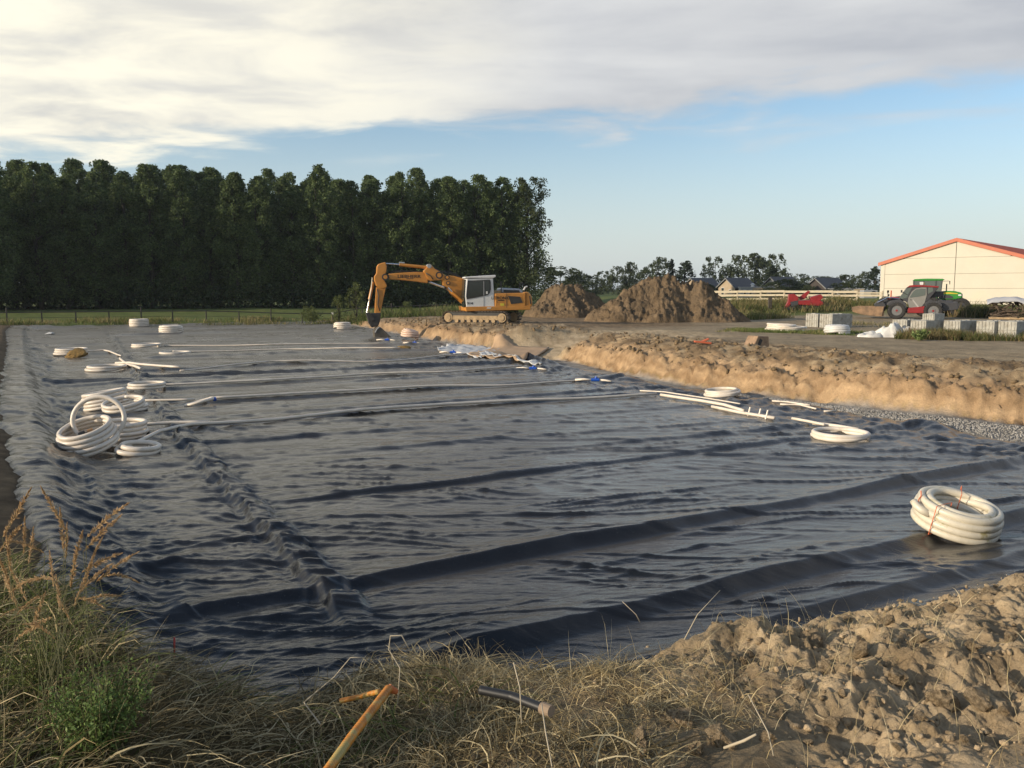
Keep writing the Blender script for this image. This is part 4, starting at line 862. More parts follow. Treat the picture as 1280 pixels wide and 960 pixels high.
# ================================================================ soil heaps
def heap(name,peaks,cx,cy,rx,ry,z0h,lab,seed,res=230):
    """peaks: (x, y, height, radius_x, radius_y)"""
    xs=np.linspace(-rx*1.45,rx*1.45,res); ys=np.linspace(-ry*1.45,ry*1.45,int(res*.8)); Xg,Yg=np.meshgrid(xs,ys); x=Xg.ravel();y=Yg.ravel()
    z=np.full(x.shape,-.4); wx=x+.5*pn(x*.5,y*.5,seed); wy=y+.5*pn(x*.5,y*.5,seed+1)
    hgt=np.zeros(x.shape)
    for a,b,h,r1,r2 in peaks: hgt=np.maximum(hgt,h*np.clip(1.12-np.sqrt(((wx-a)/r1)**2+((wy-b)/r2)**2)**1.15,-.2,1))
    hgt=np.where(hgt>.0,hgt,hgt)
    d1,d2,i1=worley(x*1.7+.3*pn(x*2,y*2,1),y*1.7,seed+2); e1,e2,j1=worley(x*4,y*4,seed+3)
    k=sm(hgt/.5); z=hgt-.35*(1-sm(hgt/.3))+k*(.26*(i1-.4)*sm((d2-d1)/.25)+.14*(j1-.2)*sm((e2-e1)/.3)+.28*fbm(x*.7,y*.7,seed+4,6,.65)+.12*ridge(x*1.8,y*1.8,seed+5,4,.6)-.1)
    ny,nx=Xg.shape; i=np.arange(ny-1)[:,None]*nx+np.arange(nx-1)[None,:]; F=np.stack([i,i+1,i+nx+1,i+nx],-1).reshape(-1,4)
    o=npmesh(name,np.stack([x,y,z],1),F,HEAPM,True); o.location=(cx,cy,z0h); tag(o,lab,'soil heap'); return o
HEAPM=mat('heap_soil',(.18,.128,.078),.95,spec=.1,noise=(1.3,.45),bump=(3.5,1.0,.25),dirt=((.15,.11,.07),.8,.45,.68))
p=PD(708,362,68); heap('soil_heap',[(-.3,0,2.5,2.9,3.0),(.9,.3,2.45,2.6,3.0)],p.x,p.y,5,4,-.1,'rounded lower soil heap directly right of the excavator',11,190)
p=PD(822,362,58.5); heap('soil_heap',[(-.25,0,3.0,3.9,3.2),(1.6,.2,2.55,3.2,3.0),(3.0,-.2,2.65,2.5,2.8),(3.7,-.6,1.7,2.6,2.4),(-2.3,-.5,1.6,2.5,2.4)],p.x,p.y,6.5,5,-.05,'peaked double soil heap in the middle distance, its right side in shade',12,240)
# ================================================================ concrete blocks
CONC=mat('concrete',(.36,.35,.31),.9,noise=(5,.25),bump=(20,.5,.01),dirt=((.22,.2,.16),2,.5,.75))
def block(px,D,z,lab,L_=1.55,Wd=.78,h=.4,grp='concrete blocks beside the dirt road',rz=None,layers=1,xo=0,yo=0):
    p=PD(px,362,D); zz=gzz(p.x,p.y)-.02+z; e=empty('concrete_block',(p.x+xo,p.y+yo,zz),lab,'concrete block',grp,ANG if rz is None else rz)
    m=MB(); m.box((L_/2,Wd/2,h/2),(L_,Wd,h)); m.build('body',CONC,e,bevel=.018)
    r=MB()
    for k in range(5): r.box((-.012,Wd*(.12+.19*k),h/2),(.03,.06,h*.86))
    r.build('end_ribs',CONC,e,bevel=.006,seg=1)
    g=MB()
    for a in (.28,.5,.72): g.box((L_*a,Wd/2,h+.012),(.12,Wd*.35,.03))
    g.build('lifting_studs',CONC,e,bevel=.008,seg=1); return e
pb=PD(1134,362,38); 
B_=[(1136,38.6,0,'lower block of the leftmost pair in the right row',1.2,.78,.4),(1136,38.6,.403,'upper block of the leftmost pair in the right row',1.2,.78,.4),
(1160,37.6,0,'bottom block of the three-high stack',1.5,.78,.4),(1160,37.6,.403,'middle block of the three-high stack',1.5,.78,.4),(1170,37.9,.806,'single short block on top of the three-high stack',.75,.6,.3),
(1203,37.3,0,'lower block right of the three-high stack, grass at its foot',1.65,.8,.4),(1203,37.3,.403,'upper block right of the three-high stack',1.65,.8,.4),
(1246,36.6,0,'second block stack from the right edge, lower block',1.3,.82,.42),(1246,36.6,.423,'second block stack from the right edge, upper block',1.3,.82,.40),(1274,36.0,0,'block cut by the right edge of the photo, lower one',1.3,.82,.42),(1274,36.0,.423,'block cut by the right edge of the photo, upper one',1.3,.82,.4)]
for b in B_: block(b[0],b[1],b[2],b[3],b[4],b[5],b[6])
for px,D,z,l,LL in ((1024,48.5,0,'lower block of the narrow pair right of the loose loops',.5),(1024,48.5,.403,'upper block of the narrow pair right of the loose loops',.5),(1042,47.5,0,'lower block of the pair behind the wrapped coil',1.7),(1042,47.5,.403,'upper block of the pair behind the wrapped coil',1.7)): block(px,D,z,l,LL,.9,.4)
# crumpled white sheeting by the blocks
def crumple(px,py,D,L_,Wd,h,lab,seed,m,rz=0,name='plastic_sheeting'):
    p=PD(px,py,D); res=46; s=np.linspace(-1,1,res); A,Bq=np.meshgrid(s,s); a=A.ravel();b=Bq.ravel(); rr_=np.sqrt(a*a+b*b)
    env=np.clip(1-rr_**2.2,0,1)**.5*(.55+.6*np.clip(pn(a*1.6,b*1.6,seed)+.4,0,1)); z=h*env*(.85+.16*ridge(a*1.8,b*1.8,seed+1,4,.6)); e=1+.2*pn(a*1.5,b*1.5,seed+3)
    i=np.arange(res-1)[:,None]*res+np.arange(res-1)[None,:]; F=np.stack([i,i+1,i+res+1,i+res],-1).reshape(-1,4); keep=(rr_[F].min(1)<1)
    o=npmesh(name,np.stack([a*L_*e,b*Wd*e,z-.03],1),F[keep],m,True); o.location=(p.x,p.y,gzz(p.x,p.y)); o.rotation_euler=(0,0,rz); tag(o,lab,'plastic sheeting')
crumple(1092,420,38.6,.75,.4,.30,'flatter left end of white sheeting crumpled on the verge',3,WHT); crumple(1118,418,38.6,.85,.5,.72,'taller heap of white sheeting next to the flat piece',8,WHT)
crumple(1142,418,38.3,.35,.4,.55,'dark bundle at the right end of the white sheeting',15,mat('dark_bundle',(.06,.05,.04),.8))
# broken chamber piece and orange scrap on the bank
p=PD(945,431,29.5); z=gzz(p.x,p.y); e=empty('broken_block',(p.x,p.y,z-.05),'broken clay-coloured block with a dark hole on top of the cut','block'); e.rotation_euler=(.0,.12,.5)
MB().prism([(-.42,0),(.42,0),(.30,.50),(-.22,.46)],-.25,.25).build('body',mat('clay_block',(.30,.20,.125),.9,noise=(6,.3),bump=(14,.6,.02)),e,bevel=.03)
MB().box((-.10,-.245,.24),(.13,.03,.26),Matrix.Rotation(.35,3,'Y')).build('hole',BLK,e)
p=PD(878,438,27.5); o=MB().box((0,0,.04),(.55,.2,.06),Matrix.Rotation(.1,3,'Y')).box((.1,.1,.1),(.25,.15,.05),Matrix.Rotation(-.4,3,'Y')).build('orange_scrap',mat('orange_plastic',(.5,.12,.05),.6),bevel=.01); o.location=(p.x,p.y,gzz(p.x,p.y)+.03); tag(o,'flat orange plastic scrap lying on the spoil','scrap')
# ================================================================ excavator
OR=mat('excavator_orange',(.50,.215,.038),.42,noise=(2.5,.15),dirt=((.30,.17,.08),2.5,.58,.8)); WH=mat('cab_white',(.62,.62,.60),.4,noise=(3,.06)); DK=mat('dark_steel',(.035,.033,.03),.55,noise=(4,.3)); CHR=mat('chrome_rod',(.75,.75,.75),.2,metal=1)
GL=mat('tinted_glass',(.03,.035,.03),.08,spec=.6); MUD=mat('muddy_steel',(.36,.26,.15),.9,noise=(5,.35)); TRK=mat('track_steel',(.095,.075,.055),.75,noise=(6,.4),dirt=((.22,.16,.1),3,.5,.7)); GRY=mat('grey_paint',(.30,.31,.32),.5); INK=mat('black_lettering',(.01,.01,.01),.6)
SE=51/FPX
def X_(px): return (px-603)*SE*1.03
def Z_(py): return (404-py)*SE
def zc3(X,Y): return 455+X/8.727,320+Y/8.727     # from the enlarged view of the arm
pe=PD(603,404,51.0); EXZ=pe.z
ex=empty('excavator',(pe.x,pe.y,EXZ),'orange tracked excavator with white cab, its arm reaching over the pit','excavator'); ex.rotation_euler=(0,0,math.radians(13))
def poly(pts): return [(X_(a),Z_(b)) for a,b in pts]
def part(nm,pts,y0,y1,m,bev=.02,par=None): return MB().prism(poly(pts),y0,y1).build(nm,m,par or ex,bevel=bev)
# upper works
part('chassis_deck',[(578,383),(657,382),(657,387),(579,388.5)],-1.25,1.25,OR,.03)
eb=part('engine_housing',[(613.5,367),(648,366.2),(651,365),(651,384.5),(613.5,384.5)],-1.24,1.24,OR,.05)
part('counterweight',[(651.5,364.6),(656,366),(659,371),(660,379),(658.5,384.5),(651.5,384.5)],-1.20,1.20,OR,.09)
MB().prism(poly([(629.5,370),(644,371),(647.3,378.2),(633,380)]),-1.262,-1.225).build('side_grille',DK,eb,bevel=.01)
MB().prism(poly([(655.2,370),(656.5,370),(658,380),(656.5,380)]),-1.215,-1.17).build('rear_recess',DK,ex)
MB().box((X_(627.5),-1.246,Z_(375.5)),(.02,.02,.85)).build('panel_gap',DK,eb)
MB().prism(poly([(620,379),(624.5,379),(624.5,382),(620,382)]),-1.252,-1.235).build('warning_sticker',mat('yellow_sticker',(.6,.5,.05),.6),eb)
MB().prism(poly([(604,383.8),(609,383.8),(608.4,385.3),(603.4,385.3)]),-1.262,-1.245).build('deck_sticker',WH,ex)
part('engine_hood',[(624,361.5),(626,360.2),(646,361.2),(649,364),(650,366.2),(624,366.2)],-.75,.85,mat('hood_grey',(.36,.40,.46),.35),.04)
part('hood_vent',[(626,362.6),(645,363.2),(646,365.8),(626,365.8)],-.78,-.74,DK,.0)
part('service_deck',[(614,363.5),(623,363.5),(623,367),(614,367)],-.7,.2,MUD,.02)
MB().tube([(X_(646.5),-.6,Z_(365)),(X_(646.5),-.6,Z_(354.5)),(X_(649),-.6,Z_(353.5)),(X_(651.5),-.6,Z_(357))],.035,7).build('exhaust_pipe',DK,ex)
MB().tube([(X_(650),-.9,Z_(363)),(X_(652),-.9,Z_(359)),(X_(654.5),-.9,Z_(358.4))],.05,7).build('handrail',WH,ex)
MB().tube([(X_(622.5),-.9,Z_(365)),(X_(622.8),-.9,Z_(356)),(X_(621.5),-.9,Z_(353.5))],.03,6).box((X_(622),-.9,Z_(355)),(.10,.04,.28)).build('rear_mirror',DK,ex)
# cab
cab=MB()
outer=[(578.5,351),(579.5,347.5),(613,345.5),(613.8,384),(579,384),(577.3,372)]
part('cab_shell',[(579.3,349.3),(611.5,348),(613.6,383.9),(579.5,383.9),(578.0,371)],-1.19,-.28,WH,.05)
part('cab_roof',[(577.2,348.8),(578,347),(600,345.4),(614.6,344.6),(614.8,347),(611.5,348.6)],-1.25,-.24,WH,.04)
win=part('side_window',[(581.2,351.6),(607.5,350.3),(608.6,353),(608.7,362),(607.6,366.2),(605,369),(599.5,370.4),(580,374),(579.3,370)],-1.215,-1.18,DK,.0)
MB().prism(poly([(582.6,353),(599,352.1),(599,368.7),(581.6,371.8),(581.2,368)]),-1.224,-1.214).build('front_pane',GL,win)
MB().prism(poly([(601,352),(606.6,351.6),(607.4,362),(605.6,366.4),(601,368.2)]),-1.224,-1.214).build('door_pane',GL,win)
MB().box((X_(600.2),-1.228,Z_(361)),(.035,.02,.85)).build('window_pillar',GRY,win)
MB().box((X_(603.8),-1.24,Z_(366)),(.09,.03,.16)).build('door_handle',WH,win)
MB().box((X_(600.3),-1.193,Z_(377.5)),(.014,.02,.60)).build('door_gap',DK,ex)
MB().prism(poly([(579.0,351),(578.2,370.5),(578.6,383.5),(576.6,383.5),(576.4,371),(577.6,350)]),-1.15,-.32).build('windscreen',GL,ex,bevel=.01)
MB().tube([(X_(580.8),-1.2,Z_(350)),(X_(579.6),-1.2,Z_(360)),(X_(578.6),-1.2,Z_(371))],.04,6).build('front_pillar',WH,ex)
# tracks (yawed against the upper works)
un=MB(); th_=math.radians(-31)
Ru=Matrix.Rotation(th_,4,'Z')
def uobj(o): o.matrix_local=Ru; return o
uobj(MB().box((0,0,.62),(1.5,1.3,.30)).cyl((0,0,.70),(0,0,.90),.62,.62,20).build('slew_ring',DK,ex,auto=40))
uobj(MB().box((-.7,0,.50),(.5,1.9,.28)).box((.7,0,.50),(.5,1.9,.28)).build('cross_frame',MUD,ex,bevel=.04))
def track(yc,w=.52,Lh=1.72,rz_=.34):
    fr=uobj(MB().prism([(-Lh+.25,.24),(Lh-.25,.24),(Lh-.3,.50),(-Lh+.3,.50)],yc-w*.38,yc+w*.38).build('track_frame',MUD,ex,bevel=.02))
    for i in range(7):
        x=-Lh+.55+i*(2*Lh-1.1)/6; o=uobj(MB().cyl((x,yc-w*.44,.20),(x,yc+w*.44,.20),.12,.12,12).build('track_roller',MUD,fr)); o.matrix_local=Matrix.Identity(4)
    for x in (-Lh+.02,Lh-.02):
        uobj(MB().cyl((x,yc-w*.42,.38),(x,yc+w*.42,.38),.27,.27,18).cyl((x,yc-w*.5,.38),(x,yc+w*.5,.38),.17,.15,14).build('idler_wheel',MUD,ex,auto=40))
    # shoes around the loop
    per=[];R=.36; n=46; tot=4*Lh+2*math.pi*R
    for i in range(n):
        s=i/n*tot
        if s<2*Lh: per.append((-Lh+s,.38+R,0))
        elif s<2*Lh+math.pi*R: a=(s-2*Lh)/R; per.append((Lh+R*math.sin(a),.38+R*math.cos(a),a))
        elif s<4*Lh+math.pi*R: per.append((Lh-(s-2*Lh-math.pi*R),.38-R,math.pi))
        else: a=(s-4*Lh-math.pi*R)/R; per.append((-Lh-R*math.sin(a),.38-R*math.cos(a),math.pi+a))
    sh=MB(); sh.box((0,0,0),(.148,w,.03)).box((-.04,0,.03),(.02,w,.035)).box((.03,0,.025),(.018,w,.03)); proto=None
    for (x,z,a) in per:
        if proto is None: proto=sh.build('track_shoe',TRK,ex); o=proto
        else: o=link(bpy.data.objects.new('track_shoe',proto.data),ex)
        o.matrix_local=Ru@Matrix.Translation((x,yc,z))@Matrix.Rotation(a,4,'Y')
    uobj(MB().prism([(-Lh,.06),(Lh,.06),(Lh+.28,.38),(Lh,.70),(-Lh,.70),(-Lh-.28,.38)],yc-w*.3,yc+w*.3).build('track_chain',DK,ex))
track(-1.12); track(1.12)
# boom
def cyl2(nm,a,b,r,y,m,n=10): return MB().cyl((X_(a[0]),y,Z_(a[1])),(X_(b[0]),y,Z_(b[1])),r,r,n).build(nm,m,ex,auto=40)
def pz(*l): return [zc3(a,b) for a,b in l]
part('lower_boom',[(554.3,345.5),(560,344.6),(568,345.8),(577,348),(592,356),(598,372),(596,378),(588,378),(576,372.5),(566,368),(559,360),(554.6,357.5),(553.5,351)],-.30,.30,OR,.04)
part('boom_knuckle',pz((668,175),(740,100),(785,150),(850,185),(885,215),(872,268),(800,272),(745,278),(712,262)),-.34,.34,OR,.04)
fb=part('front_boom',pz((310,205),(400,196),(480,190),(600,184),(668,186),(712,230),(712,302),(600,286),(470,272),(318,262)),-.26,.26,OR,.04)
part('stick_head',pz((285,83),(245,92),(212,104),(196,130),(190,200),(168,235),(168,275),(185,330),(215,356),(250,364),(284,352),(296,330),(268,268),(268,236),(290,190),(296,130)),-.22,.22,OR,.05)
part('stick',[(476.3,359.5),(487.3,361),(484,375),(480.5,391),(474,390.5),(475,375)],-.19,.19,OR,.03)
cyl2('stick_cylinder_rod',zc3(292,97),zc3(432,106),.05,0,CHR); cyl2('stick_cylinder',zc3(428,108),zc3(725,136),.10,0,OR)
MB().tube([(X_(a),.0,Z_(b)) for a,b in pz((425,88),(480,92))],.07,6).build('cylinder_clamp',GRY,ex)
MB().cyl((X_(538.5),-.36,Z_(334)),(X_(538.5),.36,Z_(334)),.13,.13,12).build('pin',GRY,ex,auto=40)
for (a,b,r) in ((554.5-4.5,345,.22),(559.5,347.5,.14),(560.5,354.3,.13),(486.8,347.3,.20)):
    MB().cyl((X_(a),-.36,Z_(b)),(X_(a),.36,Z_(b)),r,r,16).cyl((X_(a),-.38,Z_(b)),(X_(a),.38,Z_(b)),r*.6,r*.6,12,1).build('pivot_pin',[DK,OR],ex,auto=40)
for y in (-.42,.42):
    cyl2('adjust_cylinder_rod',zc3(735,290),zc3(880,345),.05,y*.8,CHR); cyl2('lift_cylinder_rod',(560,360),(566,366),.055,y,CHR); cyl2('lift_cylinder',(565,365),(583,381),.10,y,OR)
part('cylinder_bracket',[(555,357),(560,358.5),(558.5,362.5),(555.5,361)],-.2,.2,DK,.01)
cyl2('bucket_cylinder',(473.2,353),(468.3,374),.085,-.0,OR); cyl2('bucket_cylinder_rod',(468.2,375),(464.9,391.5),.05,0,CHR)
MB().tube([(X_(472),-.1,Z_(348)),(X_(470.6),-.16,Z_(362)),(X_(467.4),-.16,Z_(377))],.03,6).build('hose_guard',mat('pale_steel',(.6,.55,.42),.4),ex)
def hose(nm,pts,r=.03,y=0): MB().tube([(X_(a),y,Z_(b)) for a,b in pts],r,6).build(nm,DK,ex,smooth=True)
hose('hydraulic_hose',pz((290,215),(330,185),(400,168),(470,172),(560,176),(660,180)),.035,.1); hose('hydraulic_hose',pz((300,225),(350,190),(430,178),(520,182)),.03,-.1)
hose('hydraulic_hose',[(543,337),(551,342),(560,342.5),(570,345),(577,347)],.04,-.15); hose('hydraulic_hose',[(545,336),(553,340),(563,341),(573,344)],.04,.15)
hose('hydraulic_hose',[(477.5,362),(479,370),(477.8,380),(480,388)],.03,-.21); hose('hydraulic_hose',pz((690,195),(740,225),(765,262)),.03,-.36); hose('hydraulic_hose',[(487.5,331),(491,330),(488.5,340)],.035,0)
# bucket on its quick coupler
part('coupler',[(464,391),(481,390),(480.5,398),(478,406),(470,408),(466.5,402)],-.24,.24,DK,.05)
part('coupler_link',[(463.5,390),(468,389.5),(474,398),(471,401),(465.5,396)],-.30,.30,DK,.03)
bk=MB(); prof=[(472,413),(473.5,409),(477,406),(481,408),(487,414),(494,421),(493,423.6),(487,424),(478,423.8),(473,421)]
bk.prism(poly(prof),-.62,.62); b_=bk.build('bucket',mat('worn_bucket',(.085,.075,.06),.6,noise=(3,.4),dirt=((.2,.15,.09),2.5,.5,.7)),ex,bevel=.04)
bl=MB(); bl.tube([(X_(a),-.63,Z_(b)) for a,b in ((473.5,413.5),(476,409),(478.5,407))],.035,6); bl.build('bucket_ear',GRY,b_)
for i in range(4): MB().box((X_(494.6),-.5+i*.33,Z_(422.4)),(.2,.09,.05)).build('bucket_tooth',GRY,b_)
# lettering
def text(body,size,loc,par,m,xs=1.0,rz=0,name='lettering'):
    cu=bpy.data.curves.new('t','FONT'); cu.body=body; cu.size=size; cu.align_x='CENTER'; cu.align_y='CENTER'; cu.extrude=.002; cu.offset=size*.02
    t=bpy.data.objects.new('t',cu); COL.objects.link(t); dg=bpy.context.evaluated_depsgraph_get(); me=bpy.data.meshes.new_from_object(t.evaluated_get(dg)); bpy.data.objects.remove(t); me.materials.clear(); me.materials.append(m)
    o=link(bpy.data.objects.new(name,me),par); o.location=loc; o.rotation_euler=(math.pi/2,rz,0); o.scale=(xs,1,1); return o
a,b=zc3(520,233); text('LIEBHERR',.26,(X_(a),-.264,Z_(b)),ex,INK,1.25,0); 
a,b=zc3(528,256); MB().box((X_(a),-.263,Z_(b)),(.42,.006,.035)).build('lettering_line',INK,ex)
text('LITRONIC',.24,(X_(620.3),-1.25,Z_(372.6)),ex,INK,1.05); MB().box((X_(620.5),-1.249,Z_(375.3)),(.40,.006,.05)).build('lettering_line',INK,ex)
text('914',.20,(X_(583.6),-1.2,Z_(379)),ex,INK,1.2)
MB().cyl((X_(616),-1.25,Z_(377.3)),(X_(616),-1.235,Z_(377.3)),.03,.03,8).build('fuel_cap',DK,eb)
# ================================================================ wheeled machines
def wheel(par,x,y,r,w,rim,hubm,tm,nm='wheel'):
    s=-1 if y<0 else 1
    t=MB(); n=30; prof=[(r*.62,-w*.42),(r*.80,-w*.5),(r*.95,-w*.46),(r,-w*.28),(r,w*.28),(r*.95,w*.46),(r*.80,w*.5),(r*.62,w*.42)]; vs=[];fs=[]
    for i in range(n):
        a=2*math.pi*i/n
        for (q,yy) in prof: vs.append((x+q*math.cos(a),y+yy,r+q*math.sin(a)))
    m=len(prof); fs=[(i*m+k,i*m+k+1,((i+1)%n)*m+k+1,((i+1)%n)*m+k) for i in range(n) for k in range(m-1)]
    t.add(vs,fs)
    for i in range(22):
        a=2*math.pi*i/22
        for sd in (-1,1):
            c=Vector((x+r*1.0*math.cos(a+sd*.05),y+sd*w*.22,r+r*1.0*math.sin(a+sd*.05))); t.box(c,(r*.10,w*.5,r*.07),Matrix.Rotation(-a,3,'Y')@Matrix.Rotation(sd*.5,3,'X'))
    W_=t.build('tyre',tm,par,auto=35)
    h=MB().cyl((x,y-w*.30,r),(x,y+w*.30,r),r*.60,r*.60,24).cyl((x,y+s*w*.30,r),(x,y+s*w*.36,r),r*.30,r*.26,16); h.build('rim',rim,W_,auto=40)
    MB().cyl((x,y+s*w*.36,r),(x,y+s*w*.42,r),r*.13,r*.11,12).build('hub',hubm,W_,auto=40)
ST=63/FPX; K27=math.cos(math.radians(25))
def q6(Xz,Yz): return ((Xz/6.4+1080-1142)*ST*1.0,(397.3-(290+Yz/6.4))*ST)
def m6(nm,pts,y0,y1,m,par,bev=.02): return MB().prism([q6(a,b) for a,b in pts],y0,y1).build(nm,m,par,bevel=bev)
DG=mat('charcoal_paint',(.045,.045,.05),.4); SG=mat('door_grey',(.20,.195,.18),.5,noise=(3,.08)); RD=mat('machine_red',(.24,.016,.018),.4,noise=(3,.2)); TY=mat('tyre_rubber',(.022,.021,.02),.8,noise=(8,.3),dirt=((.12,.1,.07),4,.6,.8)); RIM=mat('rim_grey',(.15,.15,.15),.5); GLS=mat('cab_glass',(.10,.12,.11),.08,spec=.6)
p=PD(1142,397.3,63); th=empty('telehandler',(p.x,p.y,gzz(p.x,p.y)),'black, grey and red telehandler with a lowered earth bucket','telehandler',None,math.radians(-25))
for y in (-.95,.95): wheel(th,q6(272,620)[0],y,.62,.44,RIM,RD,TY); wheel(th,q6(530,620)[0],y,.62,.44,RIM,RD,TY)
m6('chassis',[(215,600),(345,590),(350,640),(470,640),(590,600),(600,560),(700,550),(705,610),(600,625),(215,625)],-.6,.6,DG,th,.04)
m6('engine_cover',[(560,520),(600,540),(660,548),(700,565),(700,600),(560,600)],-.3,.85,DG,th,.06)
m6('side_box',[(350,600),(470,585),(465,640),(350,640)],-1.0,-.62,RD,th,.03)
m6('front_fender',[(195,575),(225,545),(290,530),(335,560),(345,610),(325,590),(290,565),(250,562),(215,585)],-1.12,-.72,DG,th,.02); m6('rear_fender',[(470,560),(500,540),(560,545),(590,570),(590,590),(555,565),(500,562),(475,590)],-1.12,-.72,DG,th,.02)
m6('cab_body',[(285,520),(330,445),(352,428),(385,424),(475,428),(560,432),(555,445),(520,500),(475,560),(470,600),(360,600),(345,560)],-.92,.05,DG,th,.03)
m6('cab_roof',[(335,440),(355,424),(390,420),(480,424),(562,430),(556,442),(480,436),(400,434)],-.98,.1,RD,th,.02)
m6('windscreen',[(290,515),(335,450),(378,432),(350,490),(345,520),(300,530)],-.935,.06,GLS,th,.0)
dr=m6('door',[(352,520),(375,470),(400,448),(440,440),(475,440),(480,500),(468,560),(440,600),(360,596),(348,560)],-.965,-.92,SG,th,.01)
m6('door_window',[(362,510),(385,470),(405,454),(440,448),(468,450),(468,500),(420,512),(362,520)],-.985,-.96,GLS,dr,.0)
m6('door_rib',[(372,530),(380,528),(430,590),(418,592)],-.975,-.962,mat('door_relief',(.36,.35,.33),.5),dr,.0); MB().box((q6(372,536)[0],-.985,q6(372,536)[1]),(.18,.03,.05)).build('door_handle',DG,dr)
m6('rear_window',[(486,440),(520,440),(522,470),(486,490)],-.935,-.91,GLS,th,.0)
MB().cyl((q6(455,418)[0],-.5,q6(455,418)[1]),(q6(455,400)[0],-.5,q6(455,400)[1]),.07,.05,10).build('beacon',mat('beacon_orange',(.8,.35,.05),.3),th); m6('roof_lamp',[(425,398),(452,396),(452,420),(428,420)],-.8,-.5,WH,th,.02)
MB().tube([(q6(300,470)[0],-1.0,q6(300,470)[1]),(q6(345,500)[0],-.95,q6(345,500)[1])],.02,5).box((q6(300,462)[0],-1.0,q6(300,470)[1]),(.12,.04,.2)).build('wing_mirror',DG,th)
m6('boom',[(120,560),(135,540),(180,520),(240,515),(330,500),(520,470),(600,470),(600,510),(330,545),(230,560),(185,590),(150,600)],.12,.55,DG,th,.03)
m6('boom_head_plate',[(195,520),(240,512),(290,520),(290,535),(240,530),(200,535)],-.1,.1,RD,th,.01)
m6('boom_head',[(100,575),(130,545),(165,548),(190,580),(188,625),(150,640),(120,610)],-.15,.45,DG,th,.03)
MB().tube([(q6(130,560)[0],-.2,q6(130,560)[1]),(q6(200,520)[0],-.2,q6(200,520)[1]),(q6(300,530)[0],-.2,q6(300,530)[1])],.05,6).build('tilt_cylinder',CHR,th)
hs=MB(); 
for k in range(3): hs.tube([(q6(130+k*10,545)[0],-.1+.1*k,q6(0,545)[1]),(q6(170+k*8,505)[0],-.1+.1*k,q6(0,512)[1]),(q6(230,525)[0],.1,q6(0,525)[1])],.022,5)
hs.build('hydraulic_hoses',BLK,th)
bp=[q6(a,b) for a,b in ((-60,598),(-20,590),(178,590),(165,668),(100,662),(20,650),(-45,626))]
bkt=MB(); ip_=[q6(a,b) for a,b in ((-50,604),(170,598))]
bkt.prism(bp,-1.15,-1.08).prism(bp,1.08,1.15).prism([q6(a,b) for a,b in ((-62,606),(-48,624),(20,646),(100,656),(165,662),(165,670),(100,666),(18,656),(-52,634))],-1.08,1.08).prism([q6(a,b) for a,b in ((160,590),(182,590),(176,668),(160,668))],-1.08,1.08)
bkt.build('earth_bucket',mat('rusty_bucket',(.24,.15,.085),.7,noise=(2.5,.35),dirt=((.10,.075,.05),2,.45,.7)),th); m6('bucket_load',[(-40,606),(10,596),(90,600),(160,602),(150,655),(20,642)],-1.05,1.05,DSOIL,th,.02)
# green tractor parked behind
ST2=68/FPX
def q7(Xz,Yz): return ((Xz/6.4+1080-1172)*ST2,(396-(290+Yz/6.4))*ST2)
def m7(nm,pts,y0,y1,m,par,bev=.02): return MB().prism([q7(a,b) for a,b in pts],y0,y1).build(nm,m,par,bevel=bev)
GN=mat('tractor_green',(.035,.22,.035),.35); YL=mat('tractor_yellow',(.55,.42,.03),.45)
p=PD(1172,396,68); tr=empty('tractor',(p.x,p.y,gzz(p.x,p.y)),'green farm tractor half hidden behind the telehandler','tractor',None,math.radians(-27))
for y in (-.95,.95): wheel(tr,q7(505,560)[0],y,.95,.55,DG,DG,TY); wheel(tr,q7(742,600)[0],y,.74,.48,DG,DG,TY)
m7('hood',[(585,480),(640,474),(700,476),(745,488),(752,510),(748,540),(590,545)],-.42,.42,GN,tr,.07)
m7('hood_stripe',[(600,488),(660,486),(720,494),(720,500),(650,498),(600,500)],-.435,-.42,YL,tr,0); m7('side_grille',[(600,506),(660,506),(690,520),(688,534),(600,536)],-.43,-.415,DG,tr,0)
m7('front_grille',[(742,492),(754,498),(756,536),(744,538)],-.36,.36,DG,tr,.02); MB().box((q7(735,505)[0],-.425,q7(735,508)[1]),(.22,.02,.12)).build('headlight',mat('lamp_glass',(.7,.7,.68),.1),tr)
m7('chassis',[(430,560),(600,540),(780,545),(790,600),(700,610),(440,610)],-.35,.35,DG,tr,.03); m7('front_weight',[(750,545),(795,548),(798,595),(752,598)],-.4,.4,DG,tr,.04)
m7('cab_roof',[(395,395),(410,382),(500,378),(610,380),(624,388),(610,394),(500,396)],-.85,.85,GN,tr,.03)
m7('cab_glass',[(402,396),(612,394),(600,470),(580,540),(430,545),(405,470)],-.78,.78,GLS,tr,.0)
for x0,x1 in ((400,408),(604,596),(560,556),(470,474)):
    m7('cab_pillar',[(x0,394),(x0+7,394),(x1+7,530),(x1,530)],-.81,-.76,DG,tr,0)
m7('rear_fender',[(420,520),(470,475),(540,480),(575,520),(580,550),(540,510),(480,505),(440,540)],-1.2,-.78,GN,tr,.03)
MB().tube([(*[q7(610,400)[0]],-.8,q7(610,400)[1]),(q7(655,398)[0],-1.1,q7(655,398)[1]),(q7(660,420)[0],-1.1,q7(660,425)[1])],.02,5).box((q7(660,412)[0],-1.1,q7(660,412)[1]),(.06,.18,.26)).build('wing_mirror',DG,tr)
MB().cyl((q7(640,475)[0],.3,q7(640,475)[1]),(q7(640,420)[0],.3,q7(640,420)[1]),.045,.045,8).build('exhaust_stack',DG,tr)
m7('seat_back',[(510,410),(540,408),(548,470),(515,472)],-.2,.2,BLK,tr,.02)
